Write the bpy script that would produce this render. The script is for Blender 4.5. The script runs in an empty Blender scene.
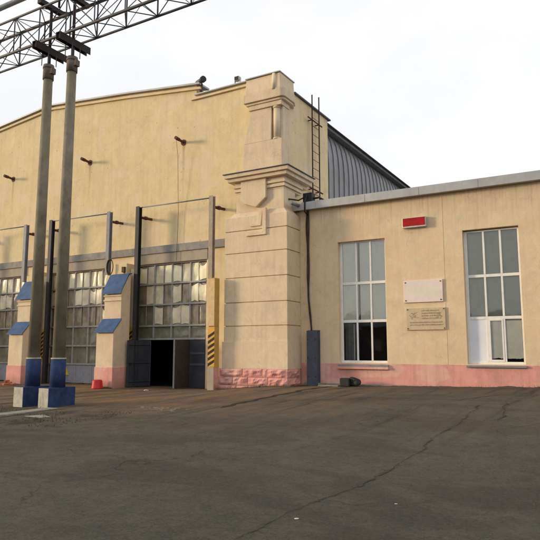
import bpy, bmesh, math, random
from mathutils import Vector, Matrix, noise
random.seed(7)
S = bpy.context.scene
COL = S.collection
R = math.radians

# ---------------------------------------------------------------- materials
def newmat(name):
    m = bpy.data.materials.new(name); m.use_nodes = True
    nt = m.node_tree
    for n in list(nt.nodes): nt.nodes.remove(n)
    out = nt.nodes.new('ShaderNodeOutputMaterial')
    b = nt.nodes.new('ShaderNodeBsdfPrincipled')
    nt.links.new(b.outputs[0], out.inputs[0])
    return m, nt, b, out
def N(nt, t, **kw):
    n = nt.nodes.new(t)
    for k, v in kw.items(): setattr(n, k, v)
    return n
def L(nt, a, b): nt.links.new(a, b)
def pos(nt, scale=(1, 1, 1), rot=(0, 0, 0), loc=(0, 0, 0)):
    g = N(nt, 'ShaderNodeNewGeometry'); m = N(nt, 'ShaderNodeMapping')
    m.inputs['Scale'].default_value = scale; m.inputs['Rotation'].default_value = rot
    m.inputs['Location'].default_value = loc
    L(nt, g.outputs['Position'], m.inputs[0]); return m.outputs[0]
def nz(nt, vec, scale, detail=5, rough=.6, dist=0):
    n = N(nt, 'ShaderNodeTexNoise'); n.inputs['Scale'].default_value = scale
    n.inputs['Detail'].default_value = detail; n.inputs['Roughness'].default_value = rough
    n.inputs['Distortion'].default_value = dist
    L(nt, vec, n.inputs['Vector']); return n.outputs['Fac']
def ramp(nt, fac, a, b, ca=(0, 0, 0, 1), cb=(1, 1, 1, 1)):
    r = N(nt, 'ShaderNodeValToRGB'); e = r.color_ramp.elements
    e[0].position = a; e[1].position = b; e[0].color = ca; e[1].color = cb
    L(nt, fac, r.inputs[0]); return r.outputs[0]
def mix(nt, fac, a, b, mode='MIX'):
    m = N(nt, 'ShaderNodeMix', data_type='RGBA', blend_type=mode)
    for inp, v in ((m.inputs[0], fac), (m.inputs[6], a), (m.inputs[7], b)):
        if hasattr(v, 'is_linked'): L(nt, v, inp)
        elif isinstance(v, (int, float)): inp.default_value = v
        else: inp.default_value = tuple(v) + ((1,) if len(v) == 3 else ())
    return m.outputs[2]
def math_(nt, op, a, b=None):
    m = N(nt, 'ShaderNodeMath', operation=op)
    for i, v in enumerate((a, b)):
        if v is None: continue
        if hasattr(v, 'is_linked'): L(nt, v, m.inputs[i])
        else: m.inputs[i].default_value = v
    return m.outputs[0]
def bump(nt, b, h, strength=.3, dist=.02):
    n = N(nt, 'ShaderNodeBump'); n.inputs['Strength'].default_value = strength
    n.inputs['Distance'].default_value = dist
    L(nt, h, n.inputs['Height']); L(nt, n.outputs[0], b.inputs['Normal'])

def worn(name, col, var=.25, rough=.8, dirt=(.05, .045, .035), dirt_amt=.4, scale=3, metal=0, bumps=.15, spec=.3):
    m, nt, b, o = newmat(name)
    p = pos(nt)
    a = nz(nt, p, scale, 6, .65); c = nz(nt, p, scale * 9, 5, .7)
    lo = tuple(x * (1 - var) for x in col); hi = tuple(min(1, x * (1 + var)) for x in col)
    base = mix(nt, ramp(nt, a, .3, .7), lo, hi)
    d = ramp(nt, nz(nt, pos(nt, (1.3, 1.3, .6), loc=(3, 7, 1)), scale * 1.7, 8, .75), .52, .74)
    dd = math_(nt, 'MULTIPLY', d, dirt_amt)
    L(nt, mix(nt, dd, base, dirt), b.inputs['Base Color'])
    b.inputs['Roughness'].default_value = rough; b.inputs['Metallic'].default_value = metal
    b.inputs['Specular IOR Level'].default_value = spec
    bump(nt, b, c, bumps, .01)
    return m

def stucco(name, c1, c2, stain, patch=None, stain_amt=.45, streak=.3, pits=False, foot=None, drip=None, stubs=()):
    m, nt, b, o = newmat(name)
    p = pos(nt)
    base = mix(nt, ramp(nt, nz(nt, p, .45, 5, .6, .6), .35, .65), c1, c2)
    base = mix(nt, ramp(nt, nz(nt, p, 2.2, 6, .7, .3), .35, .75), base, tuple(x * .84 for x in c2))
    base = mix(nt, math_(nt, 'MULTIPLY', ramp(nt, nz(nt, pos(nt, (1, 1, .7), loc=(8, 1, 4)), 1.3, 7, .72, 1.0), .42, .72), .5), base, tuple(min(.9, x * 1.18 + .02) for x in c2))
    base = mix(nt, math_(nt, 'MULTIPLY', ramp(nt, nz(nt, pos(nt, (1, 1, .8), loc=(1, 12, 7)), 5.5, 7, .78, .5), .5, .78), .25), base, stain)
    if patch:                                              # repainted / repaired patches
        pf = ramp(nt, nz(nt, pos(nt, (1, 1, 1.6), loc=(11, 3, 5)), .8, 2, .4), .56, .6)
        base = mix(nt, math_(nt, 'MULTIPLY', pf, .55), base, patch)
    st = ramp(nt, nz(nt, pos(nt, (3.2, 3.2, .16)), 1.5, 6, .7), .48, .78)
    base = mix(nt, math_(nt, 'MULTIPLY', st, streak), base, stain)
    s2 = ramp(nt, nz(nt, pos(nt, (1, 1, 1), loc=(5, 5, 9)), 1.1, 9, .75), .5, .72)
    base = mix(nt, math_(nt, 'MULTIPLY', s2, stain_amt), base, stain)
    fine = nz(nt, p, 38, 4, .7)
    base = mix(nt, math_(nt, 'MULTIPLY', ramp(nt, fine, .4, .8), .22), base, tuple(x * .55 for x in c1))
    h = nz(nt, p, 24, 6, .7)
    if pits:
        v = N(nt, 'ShaderNodeTexVoronoi'); v.inputs['Scale'].default_value = 2.6
        L(nt, p, v.inputs['Vector'])
        dots = ramp(nt, v.outputs['Distance'], .07, .12, (1, 1, 1, 1), (0, 0, 0, 1))
        msk = ramp(nt, nz(nt, pos(nt, loc=(2, 2, 2)), .55, 2, .5), .5, .58)
        base = mix(nt, math_(nt, 'MULTIPLY', math_(nt, 'MULTIPLY', dots, msk), .5), base, tuple(x * .3 for x in stain))
    if foot:                                               # rising damp stains near a given height
        g = N(nt, 'ShaderNodeNewGeometry'); sx = N(nt, 'ShaderNodeSeparateXYZ'); L(nt, g.outputs['Position'], sx.inputs[0])
        z = math_(nt, 'ADD', sx.outputs[2], math_(nt, 'MULTIPLY', nz(nt, pos(nt, (1, 1, .3)), 1.6, 7, .7), foot))
        ff = ramp(nt, z, foot * .55, foot * 1.25, (1, 1, 1, 1), (0, 0, 0, 1))
        base = mix(nt, math_(nt, 'MULTIPLY', ff, .5), base, tuple(x * .6 for x in stain))
    if drip or stubs:
        g = N(nt, 'ShaderNodeNewGeometry'); sx = N(nt, 'ShaderNodeSeparateXYZ'); L(nt, g.outputs['Position'], sx.inputs[0])
    if drip:                                               # rain runs hanging below a ledge
        zr = N(nt, 'ShaderNodeMapRange'); zr.inputs['From Min'].default_value = drip[0] - drip[1]; zr.inputs['From Max'].default_value = drip[0]
        L(nt, math_(nt, 'ADD', sx.outputs[2], math_(nt, 'MULTIPLY', nz(nt, pos(nt, (5, 5, .1)), 1.4, 3, .6), .9)), zr.inputs['Value'])
        dn = ramp(nt, nz(nt, pos(nt, (9, 9, .25)), 1.2, 6, .75), .5, .7)
        base = mix(nt, math_(nt, 'MULTIPLY', math_(nt, 'MULTIPLY', dn, zr.outputs[0]), .55), base, tuple(x * .6 for x in stain))
    for x0, z0 in stubs:                                   # rust runs below the stub pipes
        ax = math_(nt, 'ABSOLUTE', math_(nt, 'ADD', math_(nt, 'SUBTRACT', sx.outputs[0], x0), math_(nt, 'MULTIPLY', math_(nt, 'SUBTRACT', nz(nt, pos(nt, (1, 1, .6)), 2.5, 4, .6), .5), .12)))
        fx = ramp(nt, ax, .02, .11, (1, 1, 1, 1), (0, 0, 0, 1))
        za = N(nt, 'ShaderNodeMapRange'); za.inputs['From Min'].default_value = z0 - 1.9; za.inputs['From Max'].default_value = z0; L(nt, sx.outputs[2], za.inputs['Value'])
        zb = math_(nt, 'LESS_THAN', sx.outputs[2], z0)
        base = mix(nt, math_(nt, 'MULTIPLY', math_(nt, 'MULTIPLY', fx, math_(nt, 'MULTIPLY', za.outputs[0], zb)), .5), base, (.30, .17, .09))
    vo = N(nt, 'ShaderNodeTexVoronoi', feature='DISTANCE_TO_EDGE'); vo.inputs['Scale'].default_value = .7
    wv = N(nt, 'ShaderNodeVectorMath', operation='ADD'); nn = N(nt, 'ShaderNodeTexNoise'); nn.inputs['Scale'].default_value = 1.7; nn.inputs['Detail'].default_value = 8
    L(nt, p, nn.inputs['Vector']); L(nt, p, wv.inputs[0]); L(nt, nn.outputs['Color'], wv.inputs[1]); L(nt, wv.outputs[0], vo.inputs['Vector'])
    ck = ramp(nt, vo.outputs['Distance'], .002, .008, (1, 1, 1, 1), (0, 0, 0, 1))
    ckm = ramp(nt, nz(nt, pos(nt, loc=(6, 1, 3)), .6, 3, .5), .52, .6)
    base = mix(nt, math_(nt, 'MULTIPLY', math_(nt, 'MULTIPLY', ck, ckm), .28), base, tuple(x * .5 for x in stain))
    L(nt, base, b.inputs['Base Color'])
    b.inputs['Roughness'].default_value = .92; b.inputs['Specular IOR Level'].default_value = .15
    hh = math_(nt, 'ADD', h, math_(nt, 'MULTIPLY', nz(nt, p, 2.0, 3, .5), 1.6))
    bump(nt, b, hh, .35, .022)
    return m

M = {}
M['yellow'] = stucco('yellow_plaster', (.74, .57, .32), (.78, .63, .38), (.50, .39, .25), (.75, .63, .45), .35, .4, pits=True, stubs=((-16.38, 10.83), (-22.25, 10.83), (-28.1, 10.83)))
M['annex'] = stucco('annex_plaster', (.72, .55, .345), (.75, .60, .40), (.48, .385, .275), (.74, .53, .34), .42, .35, foot=1.4, drip=(7.5, 1.6))
M['pier'] = stucco('pier_plaster', (.70, .56, .375), (.76, .62, .435), (.42, .345, .25), (.72, .54, .36), .5, .4)
M['grey_plaster'] = stucco('grey_render', (.40, .34, .25), (.44, .38, .29), (.25, .22, .18), None, .5, .4)
M['pink'] = stucco('pink_paint', (.68, .29, .25), (.74, .37, .32), (.36, .22, .17), (.74, .50, .40), .55, .55, foot=.6)
M['band'] = worn('grey_band', (.26, .25, .235), .25, .85, (.42, .33, .21), .8, 2.2)
M['zinc'] = worn('zinc_flashing', (.42, .42, .42), .12, .5, (.22, .2, .18), .4, 1.8, .35)
M['darkroof'] = worn('dark_roof_edge', (.10, .10, .115), .2, .6, (.05, .05, .05), .4, 2, .2)
M['eaves_grey'] = worn('eaves_grey_metal', (.15, .15, .16), .2, .6, (.07, .07, .07), .4, 2, .2)
M['clad'] = worn('seamed_cladding', (.23, .232, .24), .15, .5, (.12, .10, .09), .35, .8, .35)
M['rust'] = worn('rusty_steel', (.11, .05, .032), .3, .85, (.04, .02, .015), .5, 6)
M['grey_steel'] = worn('grey_painted_steel', (.22, .225, .24), .15, .6, (.12, .08, .05), .5, 4)
M['tan_post'] = worn('tan_faded_steel', (.36, .30, .22), .2, .7, (.16, .11, .07), .6, 4)
M['dark_steel'] = worn('blackened_steel', (.028, .028, .032), .3, .6, (.06, .04, .03), .4, 4)
M['gate_frame'] = worn('gate_frame_paint', (.33, .325, .315), .2, .65, (.10, .07, .05), .5, 5)
M['gate_panel'] = worn('gate_panel_paint', (.27, .29, .33), .12, .6, (.10, .08, .06), .5, 2.5)
M['door_dark'] = worn('dark_door_paint', (.040, .043, .055), .25, .55, (.03, .025, .02), .5, 2.5)
M['door_brown'] = worn('brown_door_paint', (.04, .034, .034), .25, .6, (.03, .025, .02), .5, 2.5)
M['blue_roof'] = worn('blue_sheet_metal', (.045, .095, .21), .3, .7, (.12, .12, .13), .6, 3, .1)
M['blue_paint'] = worn('blue_enamel', (.030, .050, .125), .35, .9, (.09, .085, .08), .7, 4, 0, .2, .12)
M['whitewash'] = worn('whitewash', (.50, .47, .39), .2, .9, (.17, .14, .11), .8, 6)
M['pole'] = worn('pole_concrete', (.20, .178, .125), .25, .8, (.08, .058, .038), .75, 2.2)
M['truss'] = worn('painted_truss', (.065, .068, .082), .25, .6, (.05, .03, .025), .5, 5, .2)
M['cap_concrete'] = worn('stained_cap', (.16, .13, .11), .3, .85, (.09, .03, .015), .8, 6)
M['truss_dark'] = worn('dark_crossbeam_steel', (.035, .025, .024), .3, .7, (.05, .02, .015), .5, 5)
M['yellow_paint'] = worn('ochre_paint', (.50, .31, .08), .15, .75, (.2, .14, .08), .4, 4)
M['cream_orange'] = worn('faded_orange_cream', (.66, .47, .26), .15, .85, (.4, .28, .16), .5, 4)
M['hazard_yellow'] = worn('hazard_yellow', (.66, .38, .08), .15, .75, (.2, .14, .08), .4, 6)
M['black_paint'] = worn('hazard_black', (.035, .018, .015), .2, .75, (.1, .06, .04), .4, 6)
M['white_frame'] = worn('white_window_paint', (.78, .77, .74), .06, .5, (.45, .4, .33), .35, 5)
M['white_panel'] = worn('white_board', (.74, .76, .82), .05, .6, (.5, .48, .45), .2, 2)
M['sill'] = worn('sill_metal', (.24, .24, .25), .12, .5, (.12, .1, .08), .4, 4, .3)
M['redsign'] = worn('red_acrylic', (.36, .008, .010), .25, .5, (.09, .01, .01), .6, 6, 0, .03, .2)
M['silver'] = worn('sign_casing', (.55, .53, .50), .1, .45, (.3, .25, .2), .4, 5, .3)
M['marble'] = worn('pale_marble', (.74, .65, .58), .06, .5, (.55, .45, .38), .4, 3)
M['stone_plaque'] = worn('beige_stone', (.55, .44, .29), .1, .75, (.38, .29, .19), .5, 8)
M['relief'] = worn('weathered_relief', (.36, .29, .20), .15, .8, (.25, .2, .14), .4, 9)
M['elec'] = worn('blue_grey_housing', (.075, .088, .12), .2, .55, (.05, .04, .04), .4, 3)
M['cable'] = worn('cable_rubber', (.05, .038, .028), .3, .7, (.12, .09, .05), .5, 9)
M['ladder_iron'] = worn('old_ladder_iron', (.045, .03, .024), .3, .8, (.1, .04, .02), .5, 6)
M['black_rubber'] = worn('black_rubber', (.02, .02, .02), .3, .6, (.06, .05, .04), .4, 8)
M['red_plastic'] = worn('red_plastic', (.52, .02, .02), .15, .45, (.2, .03, .03), .3, 6)
M['brick'] = worn('orange_brick', (.42, .15, .07), .3, .9, (.2, .12, .08), .5, 12)
M['white_paper'] = worn('white_rag', (.48, .47, .43), .1, .8, (.4, .38, .33), .3, 12)
M['yellow_sign'] = worn('yellow_sign_face', (.72, .50, .03), .08, .5, (.3, .2, .05), .2, 6)
M['kerb'] = worn('kerb_concrete', (.25, .24, .20), .25, .95, (.10, .09, .06), .85, 6)
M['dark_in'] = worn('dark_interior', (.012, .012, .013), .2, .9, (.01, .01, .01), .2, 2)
M['dark_strip'] = worn('dark_strip_brown', (.022, .017, .013), .3, .95, (.05, .035, .02), .5, 5)
M['debris'] = worn('dusty_concrete_bits', (.19, .175, .145), .35, .95, (.08, .065, .045), .8, 14)
M['crack'] = worn('crack_dirt', (.040, .036, .028), .3, .95, (.05, .04, .03), .4, 9)
M['blind'] = worn('greenish_blind', (.40, .41, .32), .12, .8, (.2, .2, .17), .4, 1.1, 0, .05)
M['sky_sheet'] = worn('pale_sky_sheet', (.86, .85, .76), .12, .8, (.3, .3, .27), .4, 1.3, 0, .05)
M['blind_white'] = worn('white_blind', (.93, .92, .84), .04, .8, (.5, .5, .44), .3, 1.3, 0, .05)
M['curtain'] = worn('grey_curtain', (.24, .25, .25), .3, .8, (.1, .1, .1), .4, 4)

M['sky_film'] = worn('sky_reflection_film', (.30, .31, .28), .12, .3, (.22, .22, .19), .4, 2.2, 0, .03, .9)  # pale grey tone painting the sky reflection on the lower panes
def film(name, c1, c2, rough=.3):
    m, nt, b, o = newmat(name)
    f = nz(nt, pos(nt, (1.3, 1.3, 1.1)), 2.3, 3, .5, .3)
    f2 = nz(nt, pos(nt, (1, 1, 1), loc=(4, 4, 4)), 14, 6, .75)
    base = mix(nt, ramp(nt, f, .36, .62), c1, c2)
    base = mix(nt, math_(nt, 'MULTIPLY', ramp(nt, f2, .5, .8), .3), base, tuple(x * .45 for x in c1))
    L(nt, base, b.inputs['Base Color'])
    b.inputs['Roughness'].default_value = rough; b.inputs['Specular IOR Level'].default_value = .7
    bump(nt, b, nz(nt, pos(nt, (1.5, 1.5, 1)), 3.0, 2, .4), .35, .04)
    return m
M['film_bright'] = film('cream_film_sky_sheen', (.90, .83, .55), (.94, .88, .62), .4)  # bright sky reflection put into the cream pane colour
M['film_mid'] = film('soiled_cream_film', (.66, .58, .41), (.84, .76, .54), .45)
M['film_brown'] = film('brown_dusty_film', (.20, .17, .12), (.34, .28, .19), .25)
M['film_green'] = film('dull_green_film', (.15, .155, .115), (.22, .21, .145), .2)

def glass():
    m, nt, b, o = newmat('window_glass')
    nt.nodes.remove(b)
    t = N(nt, 'ShaderNodeBsdfTransparent'); t.inputs[0].default_value = (.93, .95, .92, 1)
    g = N(nt, 'ShaderNodeBsdfGlossy'); g.inputs['Roughness'].default_value = .04
    fr = N(nt, 'ShaderNodeFresnel'); fr.inputs[0].default_value = 1.52
    bm = N(nt, 'ShaderNodeBump'); bm.inputs['Strength'].default_value = .12; bm.inputs['Distance'].default_value = .03
    L(nt, nz(nt, pos(nt), 1.4, 2, .5), bm.inputs['Height'])
    L(nt, bm.outputs[0], g.inputs['Normal'])
    mx = N(nt, 'ShaderNodeMixShader')
    L(nt, math_(nt, 'ADD', math_(nt, 'MULTIPLY', fr.outputs[0], 2.0), .05), mx.inputs[0])
    L(nt, t.outputs[0], mx.inputs[1]); L(nt, g.outputs[0], mx.inputs[2]); L(nt, mx.outputs[0], o.inputs[0])
    return m
M['glass'] = glass()

def ground_mat():
    m, nt, b, o = newmat('worn_asphalt')
    p = pos(nt)
    asphalt = mix(nt, ramp(nt, nz(nt, p, .35, 6, .65, .5), .3, .7), (.050, .049, .042), (.102, .100, .086))
    fine = nz(nt, p, 55, 6, .8)
    asphalt = mix(nt, math_(nt, 'MULTIPLY', ramp(nt, fine, .42, .75), .55), asphalt, (.15, .14, .12))
    dk = nz(nt, pos(nt, loc=(3, 1, 0)), 90, 3, .7)
    asphalt = mix(nt, math_(nt, 'MULTIPLY', ramp(nt, dk, .5, .7), .5), asphalt, (.02, .019, .017))
    md = nz(nt, pos(nt, loc=(4, 2, 0)), 3.2, 9, .78, .8)
    asphalt = mix(nt, math_(nt, 'MULTIPLY', ramp(nt, md, .42, .62), .6), asphalt, (.13, .123, .098))
    md2 = nz(nt, pos(nt, loc=(14, 2, 0)), 7.5, 8, .8, .5)
    asphalt = mix(nt, math_(nt, 'MULTIPLY', ramp(nt, md2, .5, .68), .55), asphalt, (.033, .030, .024))
    # patches of smoother repair
    v = nz(nt, pos(nt, (.5, 1.1, 1), rot=(0, 0, .5), loc=(9, 4, 0)), .55, 3, .5, 1.4)
    asphalt = mix(nt, math_(nt, 'MULTIPLY', ramp(nt, v, .5, .56), .45), asphalt, (.048, .045, .038))
    g1 = nz(nt, pos(nt, loc=(2, 5, 0)), 21, 8, .85)
    asphalt = mix(nt, math_(nt, 'MULTIPLY', ramp(nt, g1, .50, .66), .6), asphalt, (.15, .14, .115))
    g2 = nz(nt, pos(nt, loc=(7, 5, 0)), 26, 8, .85)
    asphalt = mix(nt, math_(nt, 'MULTIPLY', ramp(nt, g2, .50, .64), .65), asphalt, (.022, .020, .016))
    # drifting soil and old ruts running out of the gates (along Y)
    soil = nz(nt, pos(nt, (1.1, .13, 1), loc=(1, 6, 0)), 1.5, 8, .7, .4)
    g = N(nt, 'ShaderNodeNewGeometry'); sx = N(nt, 'ShaderNodeSeparateXYZ'); L(nt, g.outputs['Position'], sx.inputs[0])
    near = N(nt, 'ShaderNodeMapRange'); near.interpolation_type = 'SMOOTHSTEP'
    near.inputs['From Min'].default_value = 7.5; near.inputs['From Max'].default_value = 16.5
    yj = math_(nt, 'ADD', sx.outputs[1], math_(nt, 'MULTIPLY', nz(nt, p, .5, 5, .6), 5.0))
    L(nt, math_(nt, 'SUBTRACT', yj, 2.0), near.inputs['Value'])
    left = N(nt, 'ShaderNodeMapRange'); left.interpolation_type = 'SMOOTHSTEP'
    left.inputs['From Min'].default_value = -4; left.inputs['From Max'].default_value = -12
    left.inputs['To Min'].default_value = .22
    L(nt, sx.outputs[0], left.inputs['Value'])
    sf = math_(nt, 'MULTIPLY', near.outputs[0], left.outputs[0])
    sm = math_(nt, 'MULTIPLY', sf, ramp(nt, soil, .36, .6))
    c = mix(nt, math_(nt, 'MULTIPLY', sm, .9), asphalt, mix(nt, nz(nt, p, 3, 6, .7), (.12, .055, .030), (.36, .23, .12)))
    # reddish rusty dust patches
    rd = ramp(nt, nz(nt, pos(nt, (.6, .35, 1), loc=(7, 2, 0)), .8, 6, .65, .8), .52, .68)
    c = mix(nt, math_(nt, 'MULTIPLY', math_(nt, 'MULTIPLY', rd, left.outputs[0]), .5), c, (.085, .036, .026))
    # dark oil streaks along the tracks
    oil = ramp(nt, nz(nt, pos(nt, (1.6, .10, 1), loc=(4, 8, 0)), 1.7, 5, .6, .3), .56, .7)
    c = mix(nt, math_(nt, 'MULTIPLY', math_(nt, 'MULTIPLY', oil, near.outputs[0]), .7), c, (.025, .018, .014))
    # moss around the poles and at the left edge
    mo = ramp(nt, nz(nt, pos(nt, loc=(2, 9, 0)), 1.3, 8, .75), .46, .6)
    ml = N(nt, 'ShaderNodeMapRange'); ml.inputs['From Min'].default_value = -8.5; ml.inputs['From Max'].default_value = -11.5
    L(nt, sx.outputs[0], ml.inputs['Value'])
    my = N(nt, 'ShaderNodeMapRange'); my.inputs['From Min'].default_value = 13.5; my.inputs['From Max'].default_value = 10.5
    L(nt, sx.outputs[1], my.inputs['Value'])
    mm = math_(nt, 'MULTIPLY', math_(nt, 'MULTIPLY', ml.outputs[0], my.outputs[0]), mo)
    c = mix(nt, math_(nt, 'MULTIPLY', mm, .85), c, (.024, .025, .014))
    # fine crack network
    vo = N(nt, 'ShaderNodeTexVoronoi', feature='DISTANCE_TO_EDGE'); vo.inputs['Scale'].default_value = .55
    wv = N(nt, 'ShaderNodeVectorMath', operation='ADD')
    nn = N(nt, 'ShaderNodeTexNoise'); nn.inputs['Scale'].default_value = 1.3; nn.inputs['Detail'].default_value = 7
    L(nt, p, nn.inputs['Vector']); L(nt, p, wv.inputs[0]); L(nt, nn.outputs['Color'], wv.inputs[1])
    L(nt, wv.outputs[0], vo.inputs['Vector'])
    ck = ramp(nt, vo.outputs['Distance'], .002, .011, (1, 1, 1, 1), (0, 0, 0, 1))
    ckm = ramp(nt, nz(nt, pos(nt, loc=(6, 0, 3)), .5, 3, .5), .5, .62)
    ckf = math_(nt, 'MULTIPLY', ck, ckm)
    c = mix(nt, math_(nt, 'MULTIPLY', ckf, .6), c, (.022, .02, .016))
    L(nt, c, b.inputs['Base Color'])
    b.inputs['Roughness'].default_value = .9; b.inputs['Specular IOR Level'].default_value = .2
    h = math_(nt, 'ADD', math_(nt, 'MULTIPLY', math_(nt, 'ADD', fine, math_(nt, 'MULTIPLY', g1, 1.2)), .5), math_(nt, 'MULTIPLY', nz(nt, p, 2.0, 7, .65), 1.5))
    h = math_(nt, 'SUBTRACT', h, math_(nt, 'MULTIPLY', ckf, .5))
    bump(nt, b, h, .85, .035)
    return m
M['ground'] = ground_mat()

# ---------------------------------------------------------------- mesh helpers
def box(bm, x0, x1, y0, y1, z0, z1):
    vs = [bm.verts.new((x, y, z)) for x in (x0, x1) for y in (y0, y1) for z in (z0, z1)]
    for f in ((0, 1, 3, 2), (4, 6, 7, 5), (0, 4, 5, 1), (2, 3, 7, 6), (0, 2, 6, 4), (1, 5, 7, 3)):
        bm.faces.new([vs[i] for i in f])
    return vs
def tube(bm, a, b, r, r2=None, seg=10, caps=True):
    a = Vector(a); b = Vector(b); r2 = r if r2 is None else r2
    d = (b - a).normalized()
    u = d.cross(Vector((0, 0, 1)) if abs(d.z) < .95 else Vector((1, 0, 0))).normalized(); v = d.cross(u)
    A = []; B = []
    for i in range(seg):
        t = 2 * math.pi * i / seg; w = u * math.cos(t) + v * math.sin(t)
        A.append(bm.verts.new(a + w * r)); B.append(bm.verts.new(b + w * r2))
    for i in range(seg):
        j = (i + 1) % seg; bm.faces.new((A[i], A[j], B[j], B[i])).smooth = seg > 6
    if caps: bm.faces.new(A); bm.faces.new(B[::-1])
def bar(bm, a, b, w, h=None):
    tube(bm, a, b, w * .7071, seg=4)
def path(bm, pts, r, seg=8):
    pts = [Vector(p) for p in pts]; n = len(pts); rings = []
    closed = (pts[0] - pts[-1]).length < 1e-4
    for i in range(n):
        a = pts[i - 1] if i else (pts[-2] if closed else pts[0]); b = pts[i + 1] if i < n - 1 else (pts[1] if closed else pts[-1])
        d = (b - a).normalized(); ref = Vector((0, 1, 0)) if abs(d.y) < .9 else Vector((1, 0, 0))
        u = d.cross(ref).normalized(); v = d.cross(u)
        rings.append([bm.verts.new(pts[i] + (u * math.cos(2 * math.pi * k / seg) + v * math.sin(2 * math.pi * k / seg)) * r) for k in range(seg)])
    for A, B in zip(rings[:-1], rings[1:]):
        for k in range(seg): bm.faces.new((A[k], A[(k + 1) % seg], B[(k + 1) % seg], B[k])).smooth = True
    if not closed: bm.faces.new(rings[0]); bm.faces.new(rings[-1][::-1])
def prism(bm, pts, axis, c0, c1):
    """outline pts (2D) extruded along axis ('y' gets (x,z) outlines, 'x' gets (y,z))"""
    def P(p, c): return (p[0], c, p[1]) if axis == 'y' else ((c, p[0], p[1]) if axis == 'x' else (p[0], p[1], c))
    A = [bm.verts.new(P(p, c0)) for p in pts]; B = [bm.verts.new(P(p, c1)) for p in pts]
    n = len(pts)
    for i in range(n): bm.faces.new((A[i], A[(i + 1) % n], B[(i + 1) % n], B[i]))
    bm.faces.new(A); bm.faces.new(B[::-1])
def obj(name, bm, mat, parent=None, bevel=0, kind=None):
    bmesh.ops.recalc_face_normals(bm, faces=bm.faces)
    me = bpy.data.meshes.new(name); bm.to_mesh(me); bm.free()
    me.materials.append(M[mat] if isinstance(mat, str) else mat)
    o = bpy.data.objects.new(name, me); COL.objects.link(o)
    if parent:
        root = parent; off = Vector()
        while root: off += root.location; root = root.parent
        me.transform(Matrix.Translation(-off)); o.parent = parent
    if bevel:
        md = o.modifiers.new('bevel', 'BEVEL'); md.width = bevel; md.segments = 2; md.limit_method = 'ANGLE'
    if kind: o['kind'] = kind
    return o
def B_(): return bmesh.new()
def boxo(name, mat, parent, dims, bevel=0):
    bm = B_(); box(bm, *dims); return obj(name, bm, mat, parent, bevel)
def tag(o, label, cat, group=None):
    o['label'] = label; o['category'] = cat
    if group: o['group'] = group
    return o
def thing(name, label, cat, loc, group=None):
    o = bpy.data.objects.new(name, None); COL.objects.link(o); o.location = loc; o.empty_display_size = .3
    return tag(o, label, cat, group)
def part(name, parent, loc=(0, 0, 0)):
    """an Empty part that carries sub-parts; loc is world"""
    o = bpy.data.objects.new(name, None); COL.objects.link(o); o.parent = parent; o.empty_display_size = .2
    o.location = Vector(loc) - parent.location; return o
def copy_tree(o, parent=None, off=(0, 0, 0)):
    c = o.copy(); COL.objects.link(c); c.parent = parent
    if not any(off) is False: c.location = o.location + Vector(off)
    for ch in o.children: copy_tree(ch, c)
    return c
def single(name, bm, mat, label, cat, group=None, bevel=0, base=None):
    """a one-mesh thing with its origin at its base"""
    bmesh.ops.recalc_face_normals(bm, faces=bm.faces)
    if base is None:
        xs = [v.co for v in bm.verts]
        base = Vector((sum(c.x for c in xs) / len(xs), sum(c.y for c in xs) / len(xs), min(c.z for c in xs)))
    for v in bm.verts: v.co -= Vector(base)
    o = obj(name, bm, mat, None, bevel); o.location = base
    return tag(o, label, cat, group)

def gz(x, y):
    t = min(1, max(0, (x + 15) / 3.6)); t2 = min(1, max(0, (x + 11.4) / 9.4))
    h = .23 * t * t * (3 - 2 * t) + .19 * t2
    s = min(1, max(0, (y - 7) / 12)); s = s * s * (3 - 2 * s)
    return h * s
def gzn(x, y):
    return gz(x, y) + .018 * noise.noise(Vector((x * .35, y * .35, 0))) * min(1, max(0, (30 - abs(y)) / 10))

# ---------------------------------------------------------------- ground
bm = B_()
xs = sorted(set([-900, -400, -150, -80, -60] + [-50 + i * .5 for i in range(141)] + [30, 60, 150, 400, 900]))
ys = sorted(set([-900, -400, -150, -60, -25] + [-12 + i * .5 for i in range(77)] + [40, 70, 150, 400, 900]))
grid = [[bm.verts.new((x, y, gzn(x, y) if abs(x) < 55 and y < 27 else gz(x, 20) if y >= 27 else 0)) for y in ys] for x in xs]
for i in range(len(xs) - 1):
    for j in range(len(ys) - 1):
        bm.faces.new((grid[i][j], grid[i + 1][j], grid[i + 1][j + 1], grid[i][j + 1])).smooth = True
obj('ground', bm, 'ground', kind='structure')

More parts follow.
